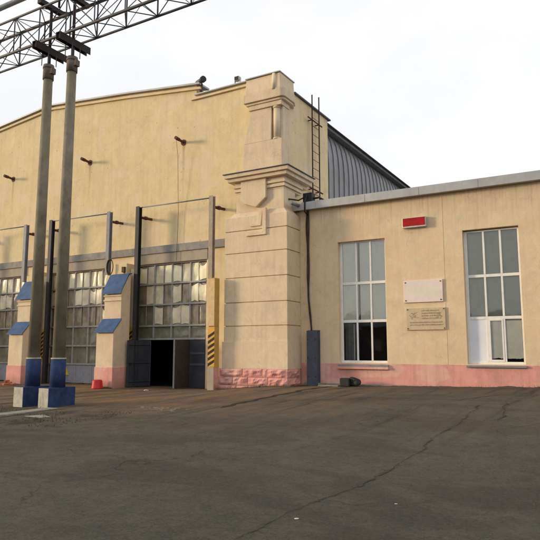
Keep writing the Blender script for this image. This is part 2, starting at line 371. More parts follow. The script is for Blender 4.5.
def ribbon(name, pts, w, dz=.006, mat='crack', jit=.5, sub=6):
    bm = B_(); P = []
    for i in range(len(pts) - 1):
        for k in range(sub):
            t = k / sub; P.append((pts[i][0] * (1 - t) + pts[i + 1][0] * t, pts[i][1] * (1 - t) + pts[i + 1][1] * t))
    P.append(pts[-1]); Lf = []; Rt = []
    n = len(P)
    for i, (x, y) in enumerate(P):
        a = P[max(0, i - 1)]; b = P[min(n - 1, i + 1)]
        d = Vector((b[0] - a[0], b[1] - a[1])).normalized(); q = Vector((-d.y, d.x))
        off = w * jit * random.uniform(-1.6, 1.6); ww = w * random.uniform(1 - jit, 1 + jit) * (.35 if i in (0, n - 1) else 1)
        wob = .10 * noise.noise(Vector((x * 1.1, y * 1.1, 3))) + .045 * noise.noise(Vector((x * 4, y * 4, 9)))
        if mat != 'crack': wob *= .3
        c = Vector((x, y)) + q * (off + wob)
        if mat == 'crack': ww *= .35 + 1.5 * max(0, noise.noise(Vector((x * 2.2, y * 2.2, 5))) + .35)
        for lst, s in ((Lf, .5), (Rt, -.5)):
            e = c + q * ww * s; lst.append(bm.verts.new((e.x, e.y, gzn(e.x, e.y) + dz)))
    for i in range(n - 1): bm.faces.new((Lf[i], Rt[i], Rt[i + 1], Lf[i + 1]))
    return obj(name, bm, mat, kind='structure')
# camera model used to read ground points off the photograph
F_, H_, YAW, CZ = 600., 350., R(30), 1.6
PITCH = math.atan((H_ - 270) / F_)
def onz(x, y, z=0):
    a = (x - 270) / F_; b = -(y - 270) / F_
    f = (-math.sin(YAW) * math.cos(PITCH), math.cos(YAW) * math.cos(PITCH), math.sin(PITCH))
    r = (math.cos(YAW), math.sin(YAW), 0); u = (math.sin(YAW) * math.sin(PITCH), -math.cos(YAW) * math.sin(PITCH), math.cos(PITCH))
    d = [f[i] + a * r[i] + b * u[i] for i in range(3)]; t = (z - CZ) / d[2]
    return (t * d[0], t * d[1])
ribbon('pavement_crack', [onz(*p) for p in ((215, 545), (270, 522), (285, 515), (320, 500), (360, 486), (385, 472), (415, 457))], .012, sub=34)
ribbon('pavement_crack', [onz(*p) for p in ((415, 457), (437, 442), (452, 436), (472, 424), (480, 418))], .022, sub=30)
ribbon('pavement_crack', [onz(*p) for p in ((358, 487), (372, 478), (390, 470))], .05)
ribbon('pavement_crack', [onz(*p) for p in ((405, 501), (430, 512), (452, 525))], .007)
ribbon('pavement_crack', [onz(*p) for p in ((455, 414), (480, 411), (506, 409))], .03)
ribbon('pavement_crack', [onz(*p) for p in ((499, 431), (504, 424), (508, 417))], .035)
ribbon('dark_ground_strip', [(-8.95, 12.9), (-9.0, 14.6), (-9.1, 17), (-9.2, 19.6), (-9.2, 20.9)], .17, jit=.3, mat='dark_strip')  # dark brown strip lying on the ground, running towards the annex wall
for x in (-17.75, -16.2, -23.5, -21.95):
    bm = B_(); P = [(x + .01 * random.uniform(-1, 1), y) for y in [11.5 + i * .5 for i in range(18)]]
    lf = [bm.verts.new((a - .035, y, gzn(a, y) + .008)) for a, y in P]; rt = [bm.verts.new((a + .035, y, gzn(a, y) + .008)) for a, y in P]
    for i in range(len(P) - 1): bm.faces.new((lf[i], rt[i], rt[i + 1], lf[i + 1]))
    obj('embedded_rail', bm, 'rust', kind='structure')

# ---------------------------------------------------------------- hall
WY = 20.6
hall = thing('depot_hall', 'tall yellow plastered depot hall with low gable, gate bays and a corner pier', 'building', (-20, WY, 0))
PER = 5.8
bays = [(-18.95 - PER * i, -15.0 - PER * i) for i in range(4)]
GT = 5.45
# facade wall
bm = B_()
XL = -39.4
prism(bm, [(XL, GT), (-11.2, GT), (-11.2, 12.68), (-12.78, 12.68), (-12.78, 12.92), (-15.7, 12.92), (-15.7, 13.42), (-20.0, 13.93), (-25.3, 14.45), (-30.5, 13.95), (XL, 12.9)], 'y', WY, WY + .5)
edges = [XL] + [v for b in reversed(bays) for v in b] + [-11.2]
for i in range(0, len(edges), 2): box(bm, edges[i], edges[i + 1], WY, WY + .5, -.3, GT)
wall = obj('gable_wall', bm, 'yellow', hall)
# string moulding below roof edge
bm = B_()
top = [(-39.6, 12.9), (-30.5, 13.95), (-25.3, 14.45), (-20.0, 13.93), (-15.45, 13.40)]
for a, b in zip(top[:-1], top[1:]):
    prism(bm, [(a[0], a[1] - .24), (b[0], b[1] - .24), (b[0], b[1] - .13), (a[0], a[1] - .13)], 'y', WY - .10, WY - .002)
prism(bm, [(-15.95, 12.73), (-12.9, 12.73), (-12.9, 12.80), (-15.95, 12.80)], 'y', WY - .10, WY - .002)
obj('moulding', bm, 'yellow', hall)
bm = B_()
for a, b in zip(top[:-1], top[1:]):
    prism(bm, [(a[0], a[1] - .03), (b[0], b[1] - .03), (b[0], b[1] + .05), (a[0], a[1] + .05)], 'y', WY - .16, WY + .62)
prism(bm, [(-15.75, 12.922), (-12.82, 12.922), (-12.82, 12.97), (-15.75, 12.97)], 'y', WY - .12, WY + .62)
obj('roof_flashing', bm, 'zinc', hall)
# grey lintel band and concrete gate lintels
boxo('lintel_band', 'band', hall, (XL, -13.9, WY - .10, WY - .002, 5.90, 6.24), .012)
bm = B_()
for a, b in bays: box(bm, a - .05, b + .05, WY - .05, WY - .002, GT, 5.897)
obj('gate_lintel', bm, 'grey_plaster', hall, .01)
# bay pilasters
for i in range(3):
    x1 = bays[i][0] + .165; x0 = bays[i][0] - .52
    p = boxo('pilaster', 'yellow', hall, (x0, x1, 19.76, WY - .002, .9, 5.44), .02)
    q = boxo('pilaster_foot', 'pink', p, (x0, x1, 19.76, WY - .002, -.2, .899))
# interior shell
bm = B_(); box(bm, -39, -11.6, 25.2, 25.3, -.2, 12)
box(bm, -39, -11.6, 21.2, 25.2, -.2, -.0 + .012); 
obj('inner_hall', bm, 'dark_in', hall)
# buttresses
def buttress(dx):
    b = part('buttress', hall, (-19 + dx, 19.4, 0))
    x0, x1 = -19.5 + dx, -18.5 + dx
    bm = B_(); prism(bm, [(18.8, -.2), (19.758, -.2), (19.758, 4.9), (19.55, 4.85), (19.2, 4.1), (19.2, 2.86), (18.8, 2.38)], 'x', x0, x1)
    s = obj('body', bm, 'pier', b, .02)
    bm = B_()
    prism(bm, [(18.77, -.2), (19.75, -.2), (19.75, .88), (18.77, .88)], 'x', x0 - .03, x1 + .03); obj('painted_foot', bm, 'pink', b, .015)
    bm = B_()
    prism(bm, [(18.70, 2.33), (18.70, 2.37), (19.195, 2.95), (19.195, 2.90)], 'x', x0 - .06, x1 + .06); obj('lower_cap', bm, 'blue_roof', b)
    bm = B_()
    prism(bm, [(19.08, 4.02), (19.08, 4.06), (19.55, 4.93), (19.75, 4.98), (19.75, 4.93), (19.58, 4.88)], 'x', x0 - .06, x1 + .06); obj('upper_cap', bm, 'blue_roof', b)
    bm = B_()
    for z in (3.92, 3.72): box(bm, x0 - .03, x1 + .03, 19.16, 19.199, z, z + .06)
    obj('moulding', bm, 'pier', b)
    return b
for i in range(3): buttress(-PER * i)

# gates
def drape(bm, x0, x1, z0, z1, y, amp, sag):
    nx, nzz = 7, 8; G = []
    ph = random.uniform(0, 9)
    for i in range(nx + 1):
        row = []
        for j in range(nzz + 1):
            u = i / nx; v = j / nzz
            d = amp * (noise.noise(Vector((x0 * 3 + u * 1.6, z0 + v * 1.3, ph))) + .7 * math.sin(math.pi * u) * (1 - v) * sag)
            e = min(1, 6 * min(u, 1 - u, v, 1 - v))
            row.append(bm.verts.new((x0 + (x1 - x0) * u, y - d * e, z0 + (z1 - z0) * v)))
        G.append(row)
    for i in range(nx):
        for j in range(nzz): bm.faces.new((G[i][j], G[i + 1][j], G[i + 1][j + 1], G[i][j + 1])).smooth = True
def gate(idx, cols, zrows, bottom):
    x0, x1 = bays[idx]; Y = 20.72
    g = part('gate', hall, ((x0 + x1) / 2, Y, 0))
    bm = B_()
    box(bm, x0, x0 + .07, Y - .05, Y + .05, 0, GT); box(bm, x1 - .07, x1, Y - .05, Y + .05, 0, GT)
    box(bm, x0 + .07, x1 - .07, Y - .05, Y + .05, GT - .06, GT)
    ztop = GT - .06; zl = zrows[-1]
    for z in zrows: box(bm, x0 + .07, x1 - .07, Y - .07, Y + .045, z - .038, z + .038)
    allx = [x0 + .07] + cols + [x1 - .07]
    for c in cols: box(bm, c - .035, c + .035, Y - .045, Y + .04, zl + .05, ztop)
    # half bars
    zz = [ztop] + zrows
    for r in range(len(zz) - 1):
        for k in range(len(allx) - 1):
            a, b = allx[k], allx[k + 1]
            if b - a > .6 and r < 3 and not (idx == 0 and r == 3):
                m = (a + b) / 2; box(bm, m - .012, m + .012, Y - .02, Y + .02, zz[r + 1] + .05, zz[r] - (.05 if r else 0))
    obj('frame', bm, 'gate_frame', g, .006)
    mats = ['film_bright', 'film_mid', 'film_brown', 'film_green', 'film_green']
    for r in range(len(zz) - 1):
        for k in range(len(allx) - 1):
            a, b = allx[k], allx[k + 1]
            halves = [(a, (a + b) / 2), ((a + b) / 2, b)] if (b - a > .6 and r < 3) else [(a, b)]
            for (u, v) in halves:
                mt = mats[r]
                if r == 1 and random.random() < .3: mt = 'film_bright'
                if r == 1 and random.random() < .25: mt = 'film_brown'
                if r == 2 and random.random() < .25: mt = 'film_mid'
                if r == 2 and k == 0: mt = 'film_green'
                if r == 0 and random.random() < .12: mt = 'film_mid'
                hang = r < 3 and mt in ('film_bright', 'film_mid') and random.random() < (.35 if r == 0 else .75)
                back = 'film_brown' if hang else mt
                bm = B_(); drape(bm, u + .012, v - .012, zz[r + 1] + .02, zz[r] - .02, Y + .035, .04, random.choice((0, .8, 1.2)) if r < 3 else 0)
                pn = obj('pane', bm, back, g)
                if hang:      # slack sheet of film hung in the pane, its edges sagging
                    bm = B_(); n1, n2 = 10, 8; G = []
                    k1 = random.uniform(.0, .35); k2 = random.uniform(.0, .3); side = random.choice((-1, 1)); ph = random.uniform(0, 9)
                    H = zz[r] - zz[r + 1] - .05; za_ = zz[r + 1] + .02
                    for a_ in range(n1 + 1):
                        uu = a_ / n1; q = uu if side > 0 else 1 - uu
                        top_ = 1 - k1 * (4 * uu * (1 - uu)) * .5 - k2 * q * .6; bot = .03 + .28 * k2 * (4 * uu * (1 - uu)) + .35 * k1 * (1 - q) ** 2
                        G.append([bm.verts.new((u + .012 + (v - u - .024) * uu, Y + .005 - .018 * math.sin(math.pi * b_ / n2) - .012 * noise.noise(Vector((uu * 2.5, b_ / n2 * 2, ph))), za_ + H * (bot + (top_ - bot) * b_ / n2))) for b_ in range(n2 + 1)])
                    for a_ in range(n1):
                        for b_ in range(n2): bm.faces.new((G[a_][b_], G[a_ + 1][b_], G[a_ + 1][b_ + 1], G[a_][b_ + 1])).smooth = True
                    obj('slack_film', bm, mt, g)
    # debris on the sill bars
    if bottom == 'door':
        zd = 2.03
        bm = B_(); box(bm, x0 + .07, -18.13, Y - .04, Y + .02, .02, zd)
        obj('side_panel', bm, 'door_dark', g)
        bm = B_(); box(bm, -15.9, x1 - .07, Y - .04, Y + .02, .02, zd)
        obj('side_panel', bm, 'door_dark', g)
        bm = B_()
        for z in (.95, 1.42): box(bm, -15.86, x1 - .09, Y - .065, Y - .042, z, z + .09)
        obj('panel_rail', bm, 'elec', g)
        def leaf(a, b, mat, hz=2.02, mir=1):
            a = Vector(a); b = Vector(b); d = (b - a).normalized(); q = Vector((-d.y, d.x)) * .025
            bm = B_(); prism(bm, [(a + q)[:], (b + q)[:], (b - q)[:], (a - q)[:]], 'z', .03, hz)
            o = obj('door_leaf', bm, mat, g, .006)
            bm = B_()
            for z in (.25, 1.05, 1.82):
                bar(bm, (*(a + q * 1.5 * mir), z), (*(b + q * 1.5 * mir), z), .035)
            for e in (a + d * .04, b - d * .04): bar(bm, (*(e + q * 1.5 * mir), .06), (*(e + q * 1.5 * mir), hz - .03), .03)
            f = obj('leaf_frame', bm, 'door_dark', g)
            return o, d, q
        leaf((-18.02, 20.62), (-18.34, 19.48), 'door_dark', mir=1)
        leaf((-15.88, 20.62), (-15.97, 19.75), 'door_brown', mir=-1)
        boxo('leaf_edge', 'elec', g, (-16.01, -15.93, 19.715, 19.745, .03, 2.03))
        boxo('door_handle', 'black_rubber', g, (-18.24, -18.2, 19.50, 19.62, .98, 1.06))
    else:
        bm = B_(); box(bm, x0 + .07, x1 - .07, Y - .03, Y + .03, .04, zl - .05)
        s = obj('lower_panel', bm, 'gate_panel', g)
        bm = B_()
        for c in [(x0 + x1) / 2, x0 + .9, x1 - .9]: box(bm, c - .02, c + .02, Y - .05, Y - .03, .05, zl - .06)
        obj('panel_batten', bm, 'gate_frame', g)
    return g
g0 = gate(0, [-17.95, -16.94, -15.93], [4.53, 3.60, 2.66, 2.08], 'door')
g1 = gate(1, [-24.05, -23.05, -22.04, -21.2], [4.6, 3.7, 2.72, 1.80, .93], 'panel')
g2 = gate(2, [-29.8, -28.8, -27.75], [4.6, 3.7, 2.72, 1.80, .93], 'panel')
g3 = gate(3, [-35.5, -34.5, -33.4], [4.6, 3.7, 2.72, 1.80, .93], 'panel')
# dark threshold board
# yellow hazard pillar beside the pier
for i in range(3):
    dx = -PER * i
    gp = part('guard_pillar', hall, (-14.0 + dx, 19.8, 0))
    ztop = 4.48 if i == 0 else 2.55
    if i == 0:
        boxo('shaft', 'yellow_paint', gp, (-14.16, -13.86, 19.6, 19.93, 2.53, ztop), .02)
        boxo('face_board', 'cream_orange', gp, (-14.165, -13.865, 19.575, 19.598, 2.55, ztop - .05))
        xa, xb, yf = -14.16, -13.86, 19.6
    else:
        xa, xb, yf = bays[i - 1][0] - .32, bays[i - 1][0] - .02, 19.95
        continue
    boxo('shaft', 'yellow_paint', gp, (xa, xb, yf, 19.93, .9, 2.529), .01)
    boxo('foot', 'pink', gp, (xa, xb, yf, 19.93, -.1, .899), .01)
    boxo('foot_plate', 'grey_plaster', gp, (xa - .005, xb - .01, yf - .02, yf - .003, -.1, .92))
def stripes(parent, xa, xb, y, z0, z1, n):
    boxo('hazard_plate', 'hazard_yellow', parent, (xa, xb, y - .015, y - .003, z0, z1))
    bm = B_(); h = (z1 - z0) / n; dz = .17; w = h * .52
    for k in range(-1, n + 1):
        za = z0 + k * h
        pts = [(xa, za), (xb, za + dz), (xb, za + dz + w), (xa, za + w)]
        if za < z0 - .001 or za + dz + w > z1: 
            continue
        prism(bm, pts, 'y', y - .020, y - .016)
    obj('hazard_stripe', bm, 'black_paint', parent)
stripes(gp if False else [o for o in hall.children if o.name.startswith('guard_pillar')][0], -14.155, -13.85, 19.598, .95, 2.5, 7)
for o in list(hall.children):
    if o.name.startswith('guard_pillar') and not o.children: bpy.data.objects.remove(o)
for i in (0, 1):
    xa = bays[i][0] + .17
    j = part('jamb_pillar', hall, (xa + .15, 20.0, 0)); xa += .03
    boxo('shaft', 'pier', j, (xa, xa + .28, 19.98, 20.3, .9, 5.2), .01)
    boxo('foot', 'pink', j, (xa, xa + .28, 19.98, 20.3, -.1, .899), .01)
    stripes(j, xa + .01, xa + .27, 19.978, 1.05, 2.62, 8)

# ------------------------------------------------ corner pier
pier = part('corner_pier', hall, (-12.3, 20.3, 0))
PY = 21.1
# courses with recessed joints
bm = B_()
zs = [1.97, 2.53, 3.46, 4.45, 5.44, 6.35]
cx0, cx1 = -13.68, -10.79
box(bm, -13.74, -10.76, 19.96, PY + .0, .88, 1.93)
prev = 1.93
lev = [1.93, 2.51, 3.44, 4.43, 5.42, 6.33, 6.92]
for a, b in zip(lev[:-1], lev[1:]):
    box(bm, cx0, cx1, 20.0, PY - .01, a + .04 if a > 1.95 else a, b)
    if b < 6.9: box(bm, cx0 + .045, cx1 - .045, 20.045, PY - .02, b, b + .04)
obj('rusticated_block', bm, 'pier', pier, .008)
bm = B_()   # sloping shoulder and neck
def frustum(bm, a, b):
    (x0, x1, y0, z0), (X0, X1, Y0, z1) = a, b; yb = PY - .015
    A = [bm.verts.new(p) for p in ((x0, y0, z0), (x1, y0, z0), (x1, yb, z0), (x0, yb, z0))]
    C = [bm.verts.new(p) for p in ((X0, Y0, z1), (X1, Y0, z1), (X1, yb, z1), (X0, yb, z1))]
    for i in range(4): bm.faces.new((A[i], A[(i + 1) % 4], C[(i + 1) % 4], C[i]))
    bm.faces.new(A[::-1]); bm.faces.new(C)
frustum(bm, (-13.66, -10.81, 20.02, 6.92), (-13.25, -10.98, 20.12, 7.12))
frustum(bm, (-13.22, -11.0, 20.14, 7.121), (-13.2, -11.0, 20.14, 7.92))
obj('neck', bm, 'pier', pier, .01)
# cornice of stepped mouldings
bm = B_()
steps = [(7.921, 8.0, .0), (8.0, 8.1, .07), (8.1, 8.16, .03), (8.16, 8.26, .10), (8.26, 8.40, .05), (8.40, 8.55, .27), (8.55, 8.70, .37)]
for z0, z1, e in steps: box(bm, -13.22 - e, -11.0 + e, 20.14 - e, 22.1 if z0 > 8.2 else 21.6, z0, z1)
obj('cornice', bm, 'pier', pier, .012)
bm = B_()
fr = .42
A = [(-13.22 - fr, 20.14 - fr), (-11.0 + fr, 20.14 - fr), (-11.0 + fr, 22.15), (-13.22 - fr, 22.15)]
C = [(-12.95, 20.3), (-11.15, 20.3), (-11.15, 22.0), (-12.95, 22.0)]
a = [bm.verts.new((x, y, 8.702)) for x, y in A]; a2 = [bm.verts.new((x, y, 8.732)) for x, y in A]; c = [bm.verts.new((x, y, 8.86)) for x, y in C]
for i in range(4):
    bm.faces.new((a[i], a[(i + 1) % 4], a2[(i + 1) % 4], a2[i])); bm.faces.new((a2[i], a2[(i + 1) % 4], c[(i + 1) % 4], c[i]))
bm.faces.new(a[::-1]); bm.faces.new(c)
obj('cornice_cap', bm, 'darkroof', pier)
# upper shaft tapering to the top
bm = B_()
yb = 24.8
def fr2(x0, x1, y0, z0, X0, X1, Y0, z1, yb=WY + .3):
    A = [bm.verts.new(p) for p in ((x0, y0, z0), (x1, y0, z0), (x1, yb, z0), (x0, yb, z0))]
    C = [bm.verts.new(p) for p in ((X0, Y0, z1), (X1, Y0, z1), (X1, yb, z1), (X0, yb, z1))]
    for i in range(4): bm.faces.new((A[i], A[(i + 1) % 4], C[(i + 1) % 4], C[i]))
    bm.faces.new(A[::-1]); bm.faces.new(C)
fr2(-12.95, -11.12, 20.2, 8.80, -12.95, -11.12, 20.2, 10.02)
fr2(-12.90, -11.62, 20.2, 10.021, -12.60, -11.62, 20.24, 11.42)
fr2(-11.619, -11.16, 20.38, 10.021, -11.619, -11.16, 20.38, 11.42)
fr2(-12.68, -11.13, 20.18, 11.421, -12.68, -11.13, 20.18, 11.62)
obj('upper_shaft', bm, 'pier', pier, .012)
bm = B_(); tube(bm, (-11.42, 20.36, 10.08), (-11.42, 20.36, 11.34), .15, seg=20); tube(bm, (-11.42, 20.36, 11.34), (-11.42, 20.36, 11.42), .175, seg=20); tube(bm, (-11.42, 20.36, 10.022), (-11.42, 20.36, 10.08), .175, seg=20)
obj('engaged_column', bm, 'pier', pier)
bm = B_()
# capital slab wrapping round the corner with rounded edge
pts = [(-12.86, 20.05), (-11.15, 20.05)]
for k in range(7):
    t = math.pi / 2 * k / 6; pts.append((-11.15 + .20 * math.sin(t), 20.25 - .20 * math.cos(t)))
pts += [(-10.95, 21.0), (-11.1, 21.35), (-12.86, 21.35)]
prism(bm, pts, 'z', 11.72, 12.10)
pts2 = [(x + (.08 if x < -12 else -.06), y + (.08 if y < 20.3 else 0)) for x, y in pts]
prism(bm, pts2, 'z', 11.621, 11.719)
obj('capital', bm, 'pier', pier, .02)
bm = B_(); fr2(-12.80, -11.10, 20.08, 12.101, -12.76, -11.15, 20.12, 12.76, 21.3)
obj('attic_block', bm, 'pier', pier, .03)
boxo('attic_flashing', 'zinc', pier, (-12.78, -11.12, 20.05, 21.35, 12.762, 12.80))
bm = B_(); tube(bm, (-11.42, 20.10, 12.06), (-11.42, 20.13, 12.74), .09, seg=20); obj('attic_rib', bm, 'pier', pier)
# shield ornament and stepped relief
bm = B_()
prism(bm, [(-12.92, 8.42), (-11.74, 8.42), (-11.74, 7.62), (-12.2, 7.26), (-12.75, 7.45), (-12.92, 7.6)], 'y', 19.99, 20.139)
obj('shield_ornament', bm, 'pier', pier, .02)
bm = B_()
prism(bm, [(-12.62, 6.10), (-11.70, 6.10), (-11.70, 7.18), (-11.86, 7.18), (-11.86, 6.28), (-12.62, 6.28)], 'y', 19.93, 20.06)
prism(bm, [(-12.42, 6.60), (-12.1, 6.60), (-12.02, 7.15), (-11.86, 7.15), (-11.95, 6.48), (-12.42, 6.48)], 'y', 19.95, 20.06)
obj('stepped_relief', bm, 'pier', pier, .01)
# rock faced pink base
bm = B_()
def rock(x0, x1, y0, y1, z0, z1, face='y'):
    nx = max(3, int((x1 - x0) / .07)); nzz = max(3, int((z1 - z0) / .07)); ny = max(3, int((y1 - y0) / .07))
    sd = random.uniform(0, 50)
    def d(u, v): 
        e = min(1, 5 * min(u, 1 - u) + .05, 4 * min(v, 1 - v) + .05)
        return e
    def patch(P, n1, n2):
        G = [[bm.verts.new(P(i / n1, j / n2)) for j in range(n2 + 1)] for i in range(n1 + 1)]
        for i in range(n1):
            for j in range(n2): bm.faces.new((G[i][j], G[i + 1][j], G[i + 1][j + 1], G[i][j + 1]))
    patch(lambda u, v: (x0 + (x1 - x0) * u, y0 - d(u, v) * (.05 + .09 * noise.noise(Vector((x0 * 2 + u * (x1 - x0) * 5, v * 2.6, sd)))), z0 + (z1 - z0) * v), nx, nzz)
    if x1 > -10.9:
        patch(lambda u, v: (x1 + d(u, v) * (.04 + .07 * noise.noise(Vector((sd, u * 5, v * 2.5)))), y0 + (y1 - y0) * u, z0 + (z1 - z0) * v), ny, nzz)
    box(bm, x0 + .004, x1 - .004, y0 + .02, y1, z0 + .004, z1 - .004)
rows = [(-.1, .24, [-13.9, -13.0, -12.1, -11.4, -10.76]), (.25, .56, [-13.88, -13.2, -12.5, -11.6, -10.76]), (.57, .88, [-13.84, -12.75, -11.85, -10.76])]
for z0, z1, xx in rows:
    for a, b in zip(xx[:-1], xx[1:]): rock(a + .008, b - .008 if b < -10.8 else b, 19.93 - (.05 if z0 < 0 else 0), 21.0, z0, z1)
obj('rock_faced_base', bm, 'pink', pier)

# side wall of the raised corner and seamed side
SX = -11.2
bm = B_(); prism(bm, [(WY + .501, -.2), (24.8, -.2), (24.8, 12.32), (WY + .501, 12.32)], 'x', SX - .45, SX)
obj('side_wall', bm, 'yellow', hall)
bm = B_(); box(bm, SX - .6, SX + .10, 21.36, 24.98, 12.325, 12.385)
obj('side_flashing', bm, 'darkroof', hall)
bm = B_()
prof = [(SX - .12, 7.0), (SX - .12, 10.2), (SX - .16, 10.9), (SX - .26, 11.5), (SX - .42, 11.95), (SX - .5, 12.07)]
Y0, Y1 = 24.82, 62.0; pitch = .62
n = int((Y1 - Y0) / pitch)
for a, b in zip(prof[:-1], prof[1:]):
    v = [bm.verts.new(p) for p in ((a[0], Y0, a[1]), (a[0], Y1, a[1]), (b[0], Y1, b[1]), (b[0], Y0, b[1]))]; bm.faces.new(v)
for k in range(n):
    y = Y0 + .3 + k * pitch
    for a, b in zip(prof[:-1], prof[1:]):
        prism(bm, [(a[0] + .005, a[1]), (a[0] + .045, a[1]), (b[0] + .045, b[1]), (b[0] + .005, b[1])], 'y', y - .016, y + .016)
obj('seamed_cladding', bm, 'clad', hall)
bm = B_()
box(bm, SX - .9, SX - .13, 24.84, 62, 12.05, 12.19)
obj('eaves_fascia', bm, 'eaves_grey', hall)
bm = B_()
pr = [(SX + .0, 12.22), (-15.4, 13.30), (-20.0, 13.8), (-25.3, 14.32), (-30.5, 13.82), (XL, 12.75), (XL, 12.6), (-30.5, 13.67), (-25.3, 14.17), (-20, 13.65), (-15.4, 13.15), (SX + .0, 12.195)]
prism(bm, pr, 'y', 24.83, 62)
obj('roof', bm, 'darkroof', hall)
bm = B_(); prism(bm, [(SX - .5, 12.325), (-15.4, 13.0), (-25.3, 14.17), (XL, 12.6), (XL, 12.4), (-25.3, 14), (-15.4, 12.85), (SX - .5, 12.2)], 'y', WY + .51, 24.82)
obj('front_roof', bm, 'darkroof', hall)
boxo('rear_wall', 'yellow', hall, (XL, SX - .7, 61.5, 61.9, -.2, 12.3))
boxo('far_side_wall', 'yellow', hall, (XL, XL + .4, WY + .51, 61.4, -.2, 12.4))

# ---------------------------------------------------------------- steel frames in front of the gates
def steel_frame(i, label):
    dx = -PER * i; t = thing('gate_guide_frame', label, 'steel frame', (-16.3 + dx, 19.9, 0), 'steel guide frames before the gates')
    xg, xd, y = -14.25 + dx, -18.27 + dx + (.12 if i else 0), 19.88
    zb = 4.48 if i == 0 else 4.6
    def ibeam(nm, x, z0, z1, mat, w=.17):
        bm = B_()
        box(bm, x - w / 2, x + w / 2, y - w / 2, y - w / 2 + .02, z0, z1); box(bm, x - w / 2, x + w / 2, y + w / 2 - .02, y + w / 2, z0, z1)
        box(bm, x - .012, x + .012, y - w / 2 + .02, y + w / 2 - .02, z0, z1)
        return obj(nm, bm, mat, t)
    ibeam('grey_post', xg, zb if i == 0 else 5.0, 7.95, 'tan_post' if i == 0 else 'grey_steel', .19)
    ibeam('dark_post', xd, .0, 7.98, 'dark_steel', .2)
    bm = B_()
    tube(bm, (xd, y, 7.93), (xg, y, 7.88), .028); obj('crossbar', bm, 'grey_steel', t)
    for x in (xd, xg):
        bm = B_(); tube(bm, (x + .02, y + .1, 7.5), (x + .12, WY, 7.52), .06); tube(bm, (x + .08, y + .3, 7.51), (x + .1, y + .42, 7.51), .085)
        obj('wall_bracket', bm, 'rust', t)
    return t
steel_frame(0, 'steel guide frame before the open dark door, nearest the big corner pier')
steel_frame(1, 'steel guide frame before the middle gate, crossing just behind the right pole')
steel_frame(2, 'steel guide frame before the leftmost gate, partly out of the picture')

# stubs on the wall
for x, lab in ((-16.38, 'rusty stub pipe on the yellow gable, nearest the corner pier'),
               (-22.25, 'rusty stub pipe on the yellow gable, just right of the two poles'),
               (-28.1, 'rusty stub pipe on the yellow gable, leftmost, at the picture edge')):
    t = thing('wall_stub', lab, 'pipe stub', (x, WY, 10.86), 'rusty stub pipes on the gable')
    bm = B_(); tube(bm, (x, WY, 10.86), (x, WY - .52, 10.91), .06); tube(bm, (x, WY - .34, 10.893), (x, WY - .58, 10.913), .08); obj('stub', bm, 'rust', t)
    bm = B_(); tube(bm, (x, WY - .004, 10.86), (x, WY - .03, 10.86), .14, seg=14); obj('flange', bm, 'rust', t)
bm = B_(); path(bm, [(-16.44, WY - .45, 10.85), (-16.46, WY - .3, 10.2), (-16.5, WY - .13, 7.6), (-16.55, WY - .13, 5.5)], .009, 6)
single('hanging_wire', bm, 'cable', 'thin dark wire hanging from the stub pipe down to the door gate', 'wire')
# coil and small box on the pilaster
t = thing('cable_coil', 'oval coil of dark cable hung on the pilaster above the blue capped buttress', 'cable coil', (-19.75, 20.0, 5.0))
bm = B_()
for k in range(4):
    P = []
    for i in range(25):
        a = 2 * math.pi * i / 24; P.append((-19.72 + (.16 + .012 * k) * math.cos(a), 19.70 - .015 * k, 5.32 + (.33 + .014 * k) * math.sin(a)))
    path(bm, P, .018, 6)
obj('coil', bm, 'cable', t)
bm = B_(); tube(bm, (-19.72, 19.758, 5.62), (-19.72, 19.60, 5.66), .02); obj('hook', bm, 'rust', t)
t = thing('junction_box', 'small rusty junction box on the pilaster left of the dark gate post', 'junction box', (-18.95, 20.1, 5.1))
boxo('case', 'rust', t, (-19.0, -18.84, 19.66, 19.758, 5.03, 5.28), .01)
bm = B_(); tube(bm, (-18.92, 19.74, 5.03), (-18.92, 19.74, 3.2), .013); obj('conduit', bm, 'cable', t)

# roof items
t = thing('roof_vent', 'short dark vent pipe lying at the roof edge beside the parapet step', 'vent', (-15.35, WY, 13.5))
bm = B_(); tube(bm, (-15.75, WY + .1, 13.58), (-15.3, WY - .1, 13.56), .105, seg=16); obj('pipe', bm, 'darkroof', t)
bm = B_(); tube(bm, (-15.34, WY - .08, 13.56), (-15.22, WY - .14, 13.56), .14, seg=16); obj('collar', bm, 'dark_steel', t)
bm = B_(); box(bm, -15.55, -15.45, WY, WY + .1, 13.1, 13.5); obj('bracket', bm, 'rust', t)
t = thing('floodlight', 'small grey floodlight fixed on top of the corner parapet', 'floodlight', (-13.45, WY, 13.1))
boxo('housing', 'silver', t, (-13.57, -13.33, WY - .18, WY + .02, 13.06, 13.25), .03)
bm = B_(); box(bm, -13.60, -13.571, WY - .12, WY - .04, 12.97, 13.20); box(bm, -13.329, -13.30, WY - .12, WY - .04, 12.97, 13.20); obj('yoke', bm, 'silver', t)
boxo('lens', 'dark_steel', t, (-13.55, -13.35, WY - .192, WY - .181, 13.08, 13.23))

# ladder on side wall
t = thing('roof_ladder', 'thin rusty iron ladder standing on the annex roof against the upper side wall', 'ladder', (-11.0, 23.3, 7.7))
for y, zt in ((22.75, 12.75), (23.45, 12.9)):
    bm = B_(); bar(bm, (-11.0, y, 7.5), (-11.0, y, zt), .045); obj('rail', bm, 'ladder_iron', t)
for z in [8.3 + .38 * k for k in range(11)]:
    bm = B_(); tube(bm, (-11.0, 22.75, z), (-11.0, 23.45, z), .011, seg=6); obj('rung', bm, 'ladder_iron', t)
for z in (8.5, 11.6):
    bm = B_(); bar(bm, (-11.0, 22.35, z), (-11.0, 23.75, z), .055); bar(bm, (-11.2, 22.75, z), (-11, 22.75, z), .04); bar(bm, (-11.2, 23.45, z), (-11, 23.45, z), .04); obj('bracket', bm, 'rust', t)

